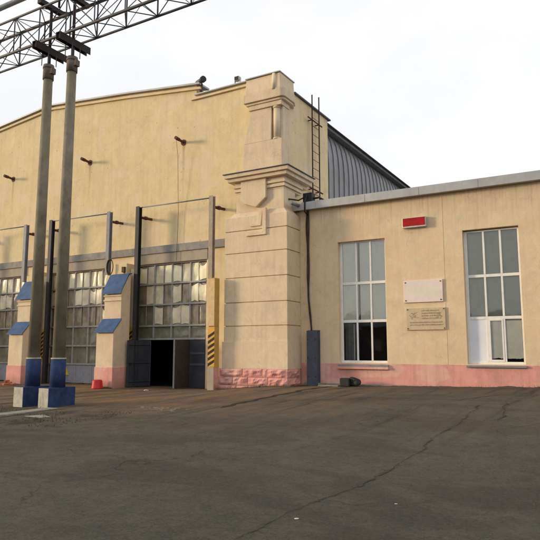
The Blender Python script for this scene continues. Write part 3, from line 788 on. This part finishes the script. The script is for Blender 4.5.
# ---------------------------------------------------------------- annex
AY = 21.1
annex = thing('annex_building', 'low flat roofed annex with sandy walls, pink plinth and tall white windows', 'building', (-3, AY, .3))
s_ = AY / 22.0
def sx(x): return x * s_
def sz(z): return 1.6 + (z - 1.6) * s_
W = [(sx(-9.55), sx(-7.585), sz(1.1), sz(5.90)), (sx(-4.66), sx(-2.76), sz(1.1), sz(5.87)), (sx(.30), sx(2.2), sz(1.1), sz(5.87)), (sx(5.2), sx(7.1), sz(1.1), sz(5.87))]
AX0, AX1 = -11.18, 14.0
ATOP = sz(7.36)
PZ = 1.12
bm = B_()
def wallrun(z0, z1):
    ed = [AX0] + [v for w in W for v in w[:2]] + [AX1]
    for i in range(0, len(ed), 2): box(bm, ed[i], ed[i + 1], AY, AY + .4, z0, z1)
wz0, wz1 = W[0][2], W[0][3]
wallrun(wz0, wz1); box(bm, AX0, AX1, AY, AY + .4, wz1, ATOP)
PT = 1.10
box(bm, AX0, AX1, AY, AY + .4, PT, wz0)
obj('front_wall', bm, 'annex', annex)
bm = B_(); box(bm, AX0, AX1, AY - .012, AY + .39, -.2, PT - .0005)
obj('plinth', bm, 'pink', annex)
bm = B_(); box(bm, AX1 - .4, AX1, AY + .4, 36, -.2, ATOP); box(bm, AX0, AX1 - .4, 35.6, 36, -.2, ATOP); obj('rear_wall', bm, 'annex', annex)
bm = B_(); box(bm, -10.6, AX1, AY - .26, 36.1, ATOP + .26, ATOP + .30); box(bm, SX + .02, -10.6, AY + .02, 36.1, ATOP + .26, ATOP + .30); obj('roof_deck', bm, 'zinc', annex)
bm = B_()
box(bm, -11.0, AX1, AY - .28, AY - .16, ATOP - .01, ATOP + .255)
x = -10.0
while x < AX1: box(bm, x, x + .03, AY - .29, AY - .281, ATOP - .01, ATOP + .26); x += 2.05
box(bm, -11.0, AX1, AY - .158, AY - .002, ATOP + .10, ATOP + .25)
obj('roof_flashing', bm, 'zinc', annex)
boxo('soffit', 'grey_plaster', annex, (-10.7, AX1, AY - .158, AY - .002, ATOP + .0, ATOP + .098))
bm = B_(); box(bm, sx(-5.36) - .02, sx(-5.36) + .02, AY - .007, AY - .0005, PT, ATOP - .02); obj('wall_joint', bm, 'annex', annex)
boxo('footing_ledge', 'kerb', annex, (-10.6, AX1, AY - .16, AY - .013, -.2, .36), .015)
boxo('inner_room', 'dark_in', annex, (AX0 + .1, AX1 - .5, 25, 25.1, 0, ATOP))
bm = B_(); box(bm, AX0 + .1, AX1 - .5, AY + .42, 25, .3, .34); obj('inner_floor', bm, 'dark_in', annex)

def window(i, w, style):
    x0, x1, z0, z1 = w; Y = AY + .17
    g = part('window', annex, ((x0 + x1) / 2, Y, z0))
    r1, r2 = sz(2.72), sz(4.22)
    ww = x1 - x0; c = [x0 + .03 + (ww - .06) * k / 3 for k in (0, 1, 2, 3)]
    bm = B_()
    f0 = x0 + .04
    box(bm, x0, x0 + .11, Y, Y + .07, z0, z1); box(bm, x1 - .07, x1, Y, Y + .07, z0, z1)
    box(bm, x0 + .11, x1 - .07, Y, Y + .07, z1 - .05, z1); box(bm, x0 + .11, x1 - .07, Y, Y + .07, z0, z0 + .09)
    for z in (r1, r2): box(bm, x0 + .11, x1 - .07, Y + .003, Y + .066, z - .05, z + .05)
    for cx in (x0 + .11 + (ww - .18) / 3, x0 + .11 + (ww - .18) * 2 / 3):
        for za, zb in ((z0 + .09, r1 - .05), (r1 + .05, r2 - .05), (r2 + .05, z1 - .05)):
            box(bm, cx - .033, cx + .033, Y, Y + .06, za, zb)
    obj('frame', bm, 'white_frame', g, .008)
    xs_ = [x0 + .11 + (ww - .18) * k / 3 for k in range(4)]
    zr = [z0 + .09, r1, r2, z1 - .05]
    for a in range(3):
        for b in range(3):
            if style == 2 and a == 0 and b == 0: continue
            bm = B_(); e = random.uniform(-.004, .004)
            v = [bm.verts.new(p) for p in ((xs_[a], Y + .03, zr[b]), (xs_[a + 1], Y + .034 + e, zr[b]), (xs_[a + 1], Y + .034 - e, zr[b + 1]), (xs_[a], Y + .03, zr[b + 1]))]
            bm.faces.new(v); obj('pane', bm, 'glass', g)
    # blinds, curtain, and sheets coloured as sky reflection
    def sheet(nm, xa, xb, za, zb, y, mat, amp=.01, fr=9):
        bm = B_(); n = 24; P = []
        for k in range(n + 1):
            x = xa + (xb - xa) * k / n; yy = y + amp * math.sin(x * fr * 3) + amp * .6 * noise.noise(Vector((x * 4, za, 0)))
            P.append((bm.verts.new((x, yy, za + .015 * noise.noise(Vector((x * 5, 1, 1))))), bm.verts.new((x, yy, zb))))
        for k in range(n): bm.faces.new((P[k][0], P[k + 1][0], P[k + 1][1], P[k][1])).smooth = True
        return obj(nm, bm, mat, g)
    if style == 1:
        sheet('blind', xs_[0] - .05, xs_[1] + .05, r1 - .03, z1, Y + .075, 'blind_white', .006, 2)
        sheet('blind', xs_[1] + .11, xs_[3] + .04, r1 - .03, z1, Y + .078, 'blind_white', .006, 2)
        sheet('curtain', xs_[0] - .03, xs_[1] - .12, z0 + .05, r1 - .04, Y + .24, 'curtain', .03, 9)
        boxo('inner_post', 'white_frame', g, (xs_[1] - .22, xs_[1] - .17, Y + .16, Y + .2, z0 + .1, r1 - .1))
    else:
        sheet('blind', xs_[0] - .05, xs_[3] + .04, r1 + .02, z1, Y + .12, 'blind', .008, 2)
        if style == 2:
            boxo('white_panel', 'white_panel', g, (xs_[0] + .0, xs_[1] - .034, Y + .02, Y + .05, z0 + .09, r1 - .05))
            bm = B_()
            a, b = xs_[1] + .034, xs_[2] - .034
            box(bm, a, a + .07, Y - .012, Y + .02, z0 + .09, r1 - .05); box(bm, b - .05, b, Y - .012, Y + .02, z0 + .09, r1 - .05)
            box(bm, a + .07, b - .05, Y - .012, Y + .02, r1 - .1, r1 - .05); box(bm, a + .07, b - .05, Y - .012, Y + .02, z0 + .09, z0 + .16)
            obj('casement', bm, 'white_frame', g, .005)
        sheet('lower_sky_sheet', xs_[0] - .03, xs_[3] + .04, z0 + .27, r1 + .0, Y + .09, 'sky_sheet', .008, 3)  # pale sheet behind the lower glass, coloured as reflected sky
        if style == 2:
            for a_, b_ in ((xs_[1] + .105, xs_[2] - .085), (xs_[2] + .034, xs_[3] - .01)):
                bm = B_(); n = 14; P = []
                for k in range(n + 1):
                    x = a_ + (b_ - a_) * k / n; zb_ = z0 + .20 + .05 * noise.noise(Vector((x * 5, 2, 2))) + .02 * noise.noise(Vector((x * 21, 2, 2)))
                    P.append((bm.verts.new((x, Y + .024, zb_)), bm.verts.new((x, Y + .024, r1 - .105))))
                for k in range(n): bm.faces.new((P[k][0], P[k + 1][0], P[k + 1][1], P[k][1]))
                obj('sky_reflection_film', bm, 'sky_film', g)  # sky reflection painted as a pale sheet over the glass
    bm = B_()
    prism(bm, [(AY - .09, z0 - .10), (AY - .09, z0 - .045), (Y - .001, z0 - .001), (Y - .001, z0 - .10)] if style != 1 else
          [(AY - .09, z0 - .13), (AY - .09, z0 - .07), (Y - .001, z0 - .001), (Y - .001, z0 - .13)], 'x', x0 - .03, x1 + .04)
    obj('sill', bm, 'sill', g, .004)
    if style == 1: boxo('sill_ledge', 'pink', g, (x0 - .05, x1 + .05, AY - .12, AY - .013, z0 - .22, z0 - .132), .01)
    return g
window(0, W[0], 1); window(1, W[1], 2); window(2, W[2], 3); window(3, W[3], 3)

# sign
t = thing('sign_box', 'red lightbox sign in a silver case high on the annex wall', 'sign', (sx(-6.35), AY, sz(6.15)))
x0, x1, z0, z1 = sx(-6.82), sx(-5.92), sz(6.17), sz(6.55)
boxo('casing', 'silver', t, (x0, x1, AY - .16, AY - .001, z0, z1), .01)
boxo('red_face', 'redsign', t, (x0 + .025, x1 - .03, AY - .170, AY - .161, z0 + .05, z1 - .02))
# plaques
t = thing('blank_plaque', 'blank pale marble plaque on the annex wall, above the inscribed one', 'plaque', (sx(-6.13), AY, sz(3.3)))
x0, x1, z0, z1 = sx(-6.87), sx(-5.42), sz(3.35), sz(4.17)
boxo('slab', 'marble', t, (x0, x1, AY - .06, AY - .001, z0, z1), .008)
for x in (x0 + .07, x1 - .07):
    for z in (z0 + .07, z1 - .07):
        bm = B_(); tube(bm, (x, AY - .060, z), (x, AY - .075, z), .022, seg=12); obj('bolt', bm, 'rust', t)
t = thing('inscribed_plaque', 'beige stone plaque with worn relief and lettering, below the blank one', 'plaque', (sx(-6.08), AY, sz(2.3)))
x0, x1, z0, z1 = sx(-6.80), sx(-5.36), sz(2.33), sz(3.14)
boxo('slab', 'stone_plaque', t, (x0, x1, AY - .055, AY - .001, z0, z1), .008)
bm = B_()
yy0, yy1 = AY - .062, AY - .0551
def stroke(x, z, w, h): box(bm, x, x + w, yy0 - random.uniform(0, .004), yy1, z, z + h)
# worn relief figure field at left, illegible lettering rows at right and below
for k in range(26):
    a = random.uniform(0, 6.28); rr = random.uniform(.02, .13)
    stroke(x0 + .26 + rr * 1.3 * math.cos(a), z0 + .50 + rr * math.sin(a), random.uniform(.02, .07), random.uniform(.008, .022))
for r, zz in enumerate((.66, .57, .48, .39)):
    x = x0 + .55
    while x < x1 - .2:
        w = random.uniform(.018, .05); stroke(x, z0 + zz, w, random.uniform(.025, .045)); x += w + random.choice((.01, .012, .035))
for zz in (.25, .16):
    x = x0 + .13
    while x < x1 - .12:
        w = random.uniform(.02, .05); stroke(x, z0 + zz, w, random.uniform(.03, .045)); x += w + random.choice((.01, .012, .03))
for k in range(16):
    a = random.uniform(0, 6.28); rr = random.uniform(.0, .1)
    stroke(x1 - .24 + rr * math.cos(a), z0 + .5 + rr * 1.1 * math.sin(a), random.uniform(.02, .06), random.uniform(.01, .03))
obj('worn_lettering', bm, 'relief', t)
for x in (x0 + .05, x1 - .05):
    for z in (z0 + .05, z1 - .05):
        bm = B_(); tube(bm, (x, AY - .055, z), (x, AY - .07, z), .02, seg=12); obj('bolt', bm, 'rust', t)

# cable run beside the pier
t = thing('cable_run', 'bundle of dark cables running down the annex wall beside the pier', 'cables', (-10.3, AY, 2.3))
for k, off in enumerate((0, .05, -.04)):
    bm = B_(); P = []
    for i in range(30):
        z = 7.35 - (7.35 - 2.3) * i / 29
        P.append((-10.42 + off * .6 + .06 * noise.noise(Vector((z * .7, k * 3, 0))) + .16 * max(0, (3.6 - z) / 1.3) * (1 if k != 1 else .7), AY - .04 - .012 * k, z))
    path(bm, P, .022 if k else .03, 7); obj('cable', bm, 'cable', t)
t = thing('cable_housing', 'upright blue grey steel housing over the cables at the annex foot', 'cable housing', (-10.1, AY, .28))
boxo('cover', 'elec', t, (-10.42, -9.99, AY - .24, AY - .013, .2, 2.34), .012)
boxo('edge_flange', 'elec', t, (-10.46, -9.95, AY - .05, AY - .014, .22, 2.36))
for z in (.6, 1.3, 2.0):
    for x in (-10.36, -10.05):
        bm = B_(); tube(bm, (x, AY - .24, z), (x, AY - .255, z), .02); obj('screw', bm, 'dark_steel', t)
t = thing('roof_junction', 'black junction cluster at the annex roof corner beside the pier', 'junction box', (-10.5, AY - .1, 7.4))
boxo('case', 'black_rubber', t, (-10.62, -10.22, AY - .08, AY + .25, ATOP + .31, ATOP + .72), .02)
bm = B_(); path(bm, [(-10.3, AY + .1, ATOP + .5), (-10.0, AY + .15, ATOP + .52), (-9.7, AY + .3, ATOP + .33), (-9.4, AY + .5, ATOP + .32)], .04); path(bm, [(-10.42, AY - .09, ATOP + .6), (-10.42, AY - .31, ATOP + .3), (-10.42, AY - .31, ATOP - .1), (-10.42, AY - .05, ATOP - .2)], .03)
path(bm, [(-10.5, AY, ATOP + .6), (-10.75, AY - .2, ATOP + .42), (-11.0 + .02, AY - .6, ATOP + .42)], .03)
obj('lead', bm, 'black_rubber', t)
bm = B_(); tube(bm, (-10.72, AY - .95, ATOP + .17), (-10.72, AY - .28, ATOP + .19), .07, seg=12)
single('gutter_spout', bm, 'sill', 'grey sheet metal gutter spout sticking out from the annex roof corner', 'gutter')

# things at the annex foot
zf = gz(-8.5, 20.6)
t = thing('black_crate', 'black plastic crate leaning with a dark rag below the left annex window', 'crate', (-8.6, 20.6, zf))
bm = B_(); box(bm, -8.88, -8.50, 20.42, 20.72, zf, zf + .30); obj('crate', bm, 'black_rubber', t, .03)
bm = B_()
bmesh.ops.create_icosphere(bm, subdivisions=3, radius=.19, matrix=Matrix.Translation((-8.36, 20.6, zf + .17)) @ Matrix.Diagonal((1.25, .7, .85, 1)))
for v in bm.verts: v.co += Vector((noise.noise(v.co * 7), noise.noise(v.co * 7 + Vector((3, 3, 3))), noise.noise(v.co * 6))) * .07
obj('rag', bm, 'black_rubber', t)
bm = B_(); box(bm, -9.75, -8.95, 20.42, 20.62, gz(-9.3, 20.5) - .02, gz(-9.3, 20.5) + .05)
single('stone_slab', bm, 'kerb', 'pale thin slab lying on the ground left of the black crate', 'slab', bevel=.01)

# things near the gates
t = thing('red_tub', 'red plastic tub upturned at the foot of the blue capped buttress', 'tub', (-18.95, 18.45, 0))
bm = B_()
prf = [(.235, 0), (.245, .04), (.225, .07), (.205, .32), (.17, .37), (.0, .38)]
for a, b in zip(prf[:-1], prf[1:]):
    n = 24
    for i in range(n):
        t0, t1 = 2 * math.pi * i / n, 2 * math.pi * (i + 1) / n
        q = [(-18.95 + r * math.cos(tt), 18.42 + r * math.sin(tt), z) for r, z, tt in ((a[0], a[1], t0), (a[0], a[1], t1), (b[0], b[1], t1), (b[0], b[1], t0))]
        if b[0] == 0: q = q[:3]
        bm.faces.new([bm.verts.new(p) for p in q]).smooth = True
bmesh.ops.remove_doubles(bm, verts=bm.verts, dist=.0005)
obj('body', bm, 'red_plastic', t)
bm = B_(); path(bm, [(-18.95 + .237 * math.cos(a), 18.42 + .237 * math.sin(a), .03) for a in [i * math.pi / 12 for i in range(25)]], .018, 6); obj('rim', bm, 'red_plastic', t)
# warning triangle on the middle gate
t = thing('warning_sign', 'yellow triangular warning sign on the grey lower panel of the middle gate', 'sign', (-23.45, 20.8, .35))
Yg = 20.688
bm = B_(); prism(bm, [(-23.72, .40), (-23.22, .40), (-23.47, .86)], 'y', Yg - .025, Yg - .002); obj('plate', bm, 'yellow_sign', t)
bm = B_()
prism(bm, [(-23.475 + a, .47 + b) for a, b in ((.02, .25), (-.045, .12), (-.005, .12), (-.02, .0), (.05, .16), (.008, .16))], 'y', Yg - .03, Yg - .0251)
obj('bolt_symbol', bm, 'black_paint', t)
bm = B_(); box(bm, -28.95, -28.6, Yg - .02, Yg - .002, .35, .85)
single('notice', bm, 'white_paper', 'white paper notice on the lower panel of the leftmost gate', 'notice')
# bricks
spots = [(-24.75, 18.3, .3, 0), (-24.5, 18.2, 1.2, 0), (-24.3, 18.4, .1, 0), (-24.55, 18.35, .8, .075), (-24.95, 18.5, 2., 0), (-24.1, 18.2, 2.4, 0), (-24.6, 18.3, 1.9, .15)]
for k, (x, y, a, z) in enumerate(spots):
    bm = B_(); box(bm, -.14, .14, -.065, .065, 0, .075)
    for v in bm.verts: v.co += Vector((random.uniform(-.012, .012), random.uniform(-.012, .012), random.uniform(-.006, .006)))
    o = obj('brick', bm, 'brick', None, .006); o.location = (x, y, z + gzn(x, y)); o.rotation_euler = (random.uniform(-.15, .15), 0, a)
    tag(o, 'loose orange brick in the small heap before the left buttress', 'brick', 'loose bricks before the left buttress')
def litter(x, y, s, lab, nm='litter', mat='white_paper', flat=.25):
    bm = B_(); bmesh.ops.create_icosphere(bm, subdivisions=2, radius=s)
    for v in bm.verts:
        v.co.z *= flat; v.co += Vector((noise.noise(v.co * 30 + Vector((x, y, 0))), noise.noise(v.co * 25), 0)) * s * .5
    o = obj(nm, bm, mat); o.location = (x, y, gz(x, y) + s * flat * .6); tag(o, lab, 'litter'); return o
p = onz(146, 391); litter(p[0], p[1], .09, 'white scrap of paper on the ground before the left door leaf', flat=.4)
p = onz(297, 519); litter(p[0], p[1], .022, 'small white scrap lying by the crack in the foreground asphalt')
p = onz(396, 504); litter(p[0], p[1], .014, 'tiny pale scrap on the asphalt right of the long crack')
# pale worn concrete patch at the track
bm = B_(); c0 = onz(160, 413)
for k in range(60):
    a = random.uniform(0, 6.28); rr = random.uniform(0, 1); x = c0[0] + rr * .95 * math.cos(a); y = c0[1] + rr * .35 * math.sin(a); s = random.uniform(.015, .085)
    P = [(x + s * random.uniform(.6, 1.2) * math.cos(t_), y + .6 * s * random.uniform(.6, 1.2) * math.sin(t_)) for t_ in [i * math.pi / 4 for i in range(8)]]
    z = gzn(x, y); prism(bm, P, 'z', z - .01, z + .005 + random.uniform(0, .004))
obj('broken_concrete', bm, 'debris', kind='stuff')

# drifted dirt and weeds along the wall feet
M['soil'] = worn('drifted_soil', (.10, .075, .048), .4, .95, (.03, .026, .018), .6, 7)
def drift(x0, x1, yw, wmax, hmax):
    bm = B_(); n = int((x1 - x0) / .07); P = []
    for i in range(n + 1):
        x = x0 + (x1 - x0) * i / n
        w = wmax * max(.12, .5 + .9 * noise.noise(Vector((x * 1.1, yw, 1))) + .35 * noise.noise(Vector((x * 6, yw, 2)))); h = hmax * max(.1, .5 + .9 * noise.noise(Vector((x * 1.4, yw, 5))) + .4 * noise.noise(Vector((x * 8, yw, 6))))
        P.append([bm.verts.new((x, yw - w * t_, gzn(x, yw - w * t_) + .004 + h * (1 - t_) ** 1.5 * (1 + .4 * noise.noise(Vector((x * 9, t_ * 5, 3)))))) for t_ in (0, .25, .5, .75, 1)])
    for A, B in zip(P[:-1], P[1:]):
        for k in range(4): bm.faces.new((A[k], B[k], B[k + 1], A[k + 1])).smooth = True
    obj('drifted_soil', bm, 'soil', kind='stuff')
drift(-10.7, 12, AY - .14, .32, .045); drift(-13.95, -10.7, 19.93, .35, .09); drift(-19.55, -18.4, 18.78, .3, .06); drift(-24.8, -20.6, 20.64, .35, .06); drift(-25.35, -24.2, 18.78, .3, .07)
bm = B_()
for k in range(900):
    c_ = random.choice(((-10.4, 12, AY - .2), (-13.9, -10.8, 19.82), (-19.6, -18.4, 18.7)) if k % 3 else ((-10.4, -2, AY - .2),))
    x = random.uniform(c_[0], c_[1]); y = c_[2] - abs(random.gauss(0, .07))
    if noise.noise(Vector((x * 1.6, y, 8))) < .12: continue
    h = random.uniform(.03, .12); a = random.uniform(0, 6.28); d = Vector((math.cos(a), math.sin(a), 0)) * .006; z = gzn(x, y) + .01
    bm.faces.new([bm.verts.new(Vector((x, y, z)) + d), bm.verts.new(Vector((x, y, z)) - d), bm.verts.new((x + random.uniform(-.05, .05), y + random.uniform(-.05, .03), z + h))])
M['weed_foot'] = worn('wall_foot_weed', (.09, .085, .035), .35, .9, (.12, .09, .04), .5, 20)
obj('wall_foot_weeds', bm, 'weed_foot', kind='stuff')

# loose grit and pebbles over the asphalt
bm = B_()
for k in range(6000):
    y = 2.8 + 17 * random.random() ** 1.7; x = random.uniform(-1.05 * y - 1.5, -.02 * y + .6)
    if noise.noise(Vector((x * .45, y * .45, 2))) < random.uniform(-.35, .25): continue
    s_r = random.uniform(.002, .006) * (1 + y * .07); z = gzn(x, y); c_ = Vector((x, y, z + s_r * .35)); a = random.uniform(0, 6.28)
    vs = [bm.verts.new(c_ + Vector((math.cos(a + t_) * s_r * random.uniform(.6, 1.3), math.sin(a + t_) * s_r * random.uniform(.6, 1.3), -s_r * .4))) for t_ in (0, 1.6, 3.1, 4.7)]
    tp_ = bm.verts.new(c_ + Vector((random.uniform(-.3, .3) * s_r, random.uniform(-.3, .3) * s_r, s_r * .6)))
    for q_ in range(4): bm.faces.new((vs[q_], vs[(q_ + 1) % 4], tp_))
M['grit'] = worn('grey_grit', (.085, .08, .066), .5, .95, (.05, .045, .035), .6, 30)
obj('loose_grit', bm, 'grit', kind='stuff')

# kerb
bm = B_(); kx = [(-13.15, 11.42), (-13.05, 10.4), (-12.95, 9.3), (-12.85, 8.0), (-12.7, 5)]
for a, b in zip(kx[:-1], kx[1:]):
    prism(bm, [(a[0] - .42, a[1]), (a[0], a[1]), (b[0], b[1] + .012), (b[0] - .42, b[1] + .012)], 'z', -.1, .055)
single('kerb_row', bm, 'kerb', 'row of low whitish kerb stones running forward from the pole pedestals', 'kerb', bevel=.012)
c0 = onz(43, 417)
bm = B_(); prism(bm, [(c0[0] - .35, c0[1] - .25), (c0[0] + .3, c0[1] - .3), (c0[0] + .4, c0[1] + .22), (c0[0] - .25, c0[1] + .3)], 'z', -.05, .03)
single('broken_slab', bm, 'kerb', 'broken pale slab lying in the moss before the blue pedestals', 'slab', bevel=.01)

# ground cover: weeds by the kerb
bm = B_()
for k in range(1500):
    r_ = random.random()
    x = random.uniform(-16.5, -10.3); y = random.uniform(8.6, 11.3) + (.3 if x < -13.2 else 0)
    if noise.noise(Vector((x * .9, y * 1.1, 4))) < .05: continue
    if -13.5 < x < -12.8 and random.random() < .6: continue
    h = random.uniform(.015, .06); a = random.uniform(0, 6.28); w = .01
    d = Vector((math.cos(a), math.sin(a), 0)); z = gzn(x, y)
    v = [bm.verts.new(Vector((x, y, z)) + d * w), bm.verts.new(Vector((x, y, z)) - d * w), bm.verts.new(Vector((x + random.uniform(-.03, .03), y + random.uniform(-.03, .03), z + h)))]
    bm.faces.new(v)
M['weed'] = worn('dry_weed', (.07, .075, .03), .35, .9, (.10, .08, .04), .5, 20)
obj('weeds', bm, 'weed', kind='stuff')

# ---------------------------------------------------------------- poles and lattice gantry
def pole(x, label, y=11.93):
    t = thing('support_pole', label, 'pole', (x, y, 0), 'twin poles under the lattice gantry')
    pb = boxo('pedestal', 'blue_paint', t, (x - .19, x + .21, y - .46, y + .48, -.1, .56), .02)
    boxo('white_face', 'whitewash', pb, (x - .19, x + .20, y - .475, y - .462, -.05, .55), .004)
    bm = B_(); tube(bm, (x, y, .56), (x, y, 1.34), .215, .208, 24); obj('blue_sleeve', bm, 'blue_paint', t)
    bm = B_(); tube(bm, (x, y, 1.341), (x, y, 1.38), .212, .210, 24); obj('white_ring', bm, 'whitewash', t)
    bm = B_(); tube(bm, (x, y, 1.381), (x, y, 9.95), .178, .138, 24); obj('shaft', bm, 'pole', t)
    bm = B_(); tube(bm, (x, y, 9.951), (x, y, 10.42), .165, .16, 20); tube(bm, (x, y, 10.30), (x, y, 10.36), .175, seg=20)
    box(bm, x + .12, x + .24, y - .08, y + .08, 10.1, 10.28)
    obj('cap', bm, 'cap_concrete', t)
    for sxx in (-.15, .15):
        for syy in (-.15, .15):
            bm = B_(); tube(bm, (x + sxx, y + syy, 10.4), (x + sxx, y + syy, 10.80), .014, seg=6); obj('tie_rod', bm, 'truss', t)
    bm = B_(); tube(bm, (x, y, 10.42), (x, y, 10.80), .05); obj('pin', bm, 'truss', t)
    bm = B_(); box(bm, x - .09, x - .07, y - .58, y + .62, 10.76, 10.99); box(bm, x + .07, x + .09, y - .58, y + .62, 10.76, 10.99)
    box(bm, x - .069, x + .069, y - .58, y + .62, 10.965, 10.985)
    for yy in (-.5, 0, .5): box(bm, x - .069, x + .069, y + yy - .03, y + yy + .03, 10.81, 10.96)
    obj('crossbeam', bm, 'truss_dark', t)
    return t
pole(-13.83, 'right pole of the twin pair, blue foot, nearer the open door')
pole(-14.88, 'left pole of the twin pair, blue foot, nearest the picture edge')
pole(6.3, 'right pole of the far pair carrying the other end of the gantry')
pole(5.25, 'left pole of the far pair carrying the other end of the gantry')
t = thing('lattice_gantry', 'long grey steel lattice gantry carried across the yard on the twin poles', 'gantry', (-9, 11.93, 11))
ya, yb_, za, zb = 11.60, 12.28, 11.05, 12.22
XA, XB = -26.0, 7.5
for y, z, r in ((ya, za, .045), (yb_, za, .036), (ya, zb, .036), (yb_, zb, .05)):
    bm = B_(); tube(bm, (XA, y, z), (XB, y, z), r, seg=8); obj('chord', bm, 'truss', t)
pw = 1.2; n = int((XB - XA) / pw)
braces = {'front_lattice': B_(), 'rear_lattice': B_(), 'bottom_lattice': B_(), 'top_lattice': B_()}
for k in range(n + 1):
    x = XA + .2 + k * pw; x2 = x + pw
    f, b, q, tp = braces['front_lattice'], braces['rear_lattice'], braces['bottom_lattice'], braces['top_lattice']
    bar(f, (x, ya, za), (x, ya, zb), .035); bar(b, (x + .6, yb_, za), (x + .6, yb_, zb), .045)
    if x2 + .6 <= XB + .5 and k < n:
        s = k % 2
        bar(f, (x, ya, za if s else zb), (x2, ya, zb if s else za), .026)
        bar(b, (x + .6, yb_, zb if s else za), (min(XB, x2 + .6), yb_, za if s else zb), .026)
        bar(q, (x, ya, za), (x + .6, yb_, za), .024); bar(q, (x + .6, yb_, za), (x2, ya, za), .024)
        bar(tp, (x, ya, zb), (x + .6, yb_, zb), .024); bar(tp, (x + .6, yb_, zb), (x2, ya, zb), .024)
        bar(f, (x, ya, za), (x + .6, yb_, zb), .018); bar(b, (x + .6, yb_, za if s else zb), (min(XB, x + 1.2), yb_, (za + zb) / 2), .016); bar(q, (x + .6, ya, za), (x + .6, yb_, za), .018); bar(tp, (x, ya, zb), (x, yb_, zb), .018)
for nm, b in braces.items(): obj(nm, b, 'truss', t)
for x in (-13.83, -14.88, 6.3, 5.25):
    bm = B_(); box(bm, x - .08, x + .08, 11.45, 12.45, 12.28, 12.42); tube(bm, (x - .13, 11.7, 12.42), (x - .13, 11.7, 14.2), .035); tube(bm, (x + .13, 12.1, 12.42), (x + .13, 12.1, 14.2), .035); tube(bm, (x, 11.93, 10.99), (x, 11.93, 12.28), .045)
    obj('saddle', bm, 'truss_dark', t)
bm = B_(); tube(bm, (XA, 11.5, 12.72), (-14.6, 11.5, 12.72), .085, seg=14)
single('overhead_pipe', bm, 'zinc', 'thick grey pipe running above the lattice gantry at the top left corner', 'pipe')
# second upper truss level (wires)
for k, (z, y) in enumerate(((13.5, 11.7), (13.9, 12.1))):
    bm = B_(); tube(bm, (XA, y, z), (XB, y, z), .012, seg=6)
    single('overhead_wire', bm, 'cable', ('lower thin overhead wire strung above the lattice gantry', 'upper thin overhead wire strung above the lattice gantry')[k], 'wire')

# ---------------------------------------------------------------- added unseen building, put in so the lower panes reflect something dark
t = thing('unseen_dark_block', 'long low dark brick block added unseen across the yard, for dark pane reflections', 'building', (-20, -30, 0))
M['dark_brick'] = worn('unseen_block_brick', (.10, .065, .05), .25, .9, (.04, .035, .03), .5, 2)
boxo('wall', 'dark_brick', t, (-75, 35, -38, -30, -.2, 4.6))
bm = B_(); prism(bm, [(-38.4, 4.605), (-29.6, 4.605), (-34, 5.9)], 'x', -75.4, 35.4); obj('roof', bm, 'darkroof', t)
for k in range(18):
    x = -72 + k * 6
    d = boxo('unseen_block_door', 'door_dark', t, (x, x + 3.2, -29.995, -29.94, 0, 2.9)); boxo('window', 'film_green', t, (x + 3.9, x + 5.1, -29.995, -29.96, 1.6, 2.7))

# ---------------------------------------------------------------- light, sky, camera
sd = Vector((1.65, .80, -.31)).normalized()
el = math.asin(-sd.z); rot = math.atan2(-sd.x, -sd.y)
ld = bpy.data.lights.new('sun', 'SUN'); ld.energy = 2.9; ld.angle = R(9.0); ld.color = (1, .79, .52)
lo = bpy.data.objects.new('sun', ld); COL.objects.link(lo); lo.rotation_euler = sd.to_track_quat('-Z', 'Y').to_euler()
w = bpy.data.worlds.new('World'); S.world = w; w.use_nodes = True; nt = w.node_tree
for n_ in list(nt.nodes): nt.nodes.remove(n_)
out = N(nt, 'ShaderNodeOutputWorld'); bg = N(nt, 'ShaderNodeBackground'); L(nt, bg.outputs[0], out.inputs[0])
sk = N(nt, 'ShaderNodeTexSky', sky_type='NISHITA'); sk.sun_disc = False; sk.sun_elevation = el; sk.sun_rotation = rot
sk.air_density = 1.0; sk.dust_density = 2.0; sk.altitude = 100
tc = N(nt, 'ShaderNodeTexCoord'); mp = N(nt, 'ShaderNodeMapping'); mp.inputs['Scale'].default_value = (1, 1, 2.6); L(nt, tc.outputs['Generated'], mp.inputs[0])
cl = nz(nt, mp.outputs[0], 2.2, 6, .55, .4)
cloudc = mix(nt, ramp(nt, cl, .35, .68), (10.9, 11.0, 11.2), (12.6, 12.4, 12.2))
final = mix(nt, .82, sk.outputs[0], cloudc)
L(nt, final, bg.inputs[0]); bg.inputs[1].default_value = .1

cd = bpy.data.cameras.new('camera'); co = bpy.data.objects.new('camera', cd); COL.objects.link(co)
co.location = (0, 0, CZ); co.rotation_euler = (R(90) + PITCH, 0, YAW)
cd.sensor_fit = 'HORIZONTAL'; cd.sensor_width = 36; cd.lens = 36 * F_ / 540; cd.clip_end = 3000; cd.clip_start = .05
S.camera = co
S.view_settings.view_transform = 'Standard'; S.view_settings.look = 'None'; S.view_settings.exposure = 0; S.view_settings.gamma = 1
S.view_settings.use_curve_mapping = False
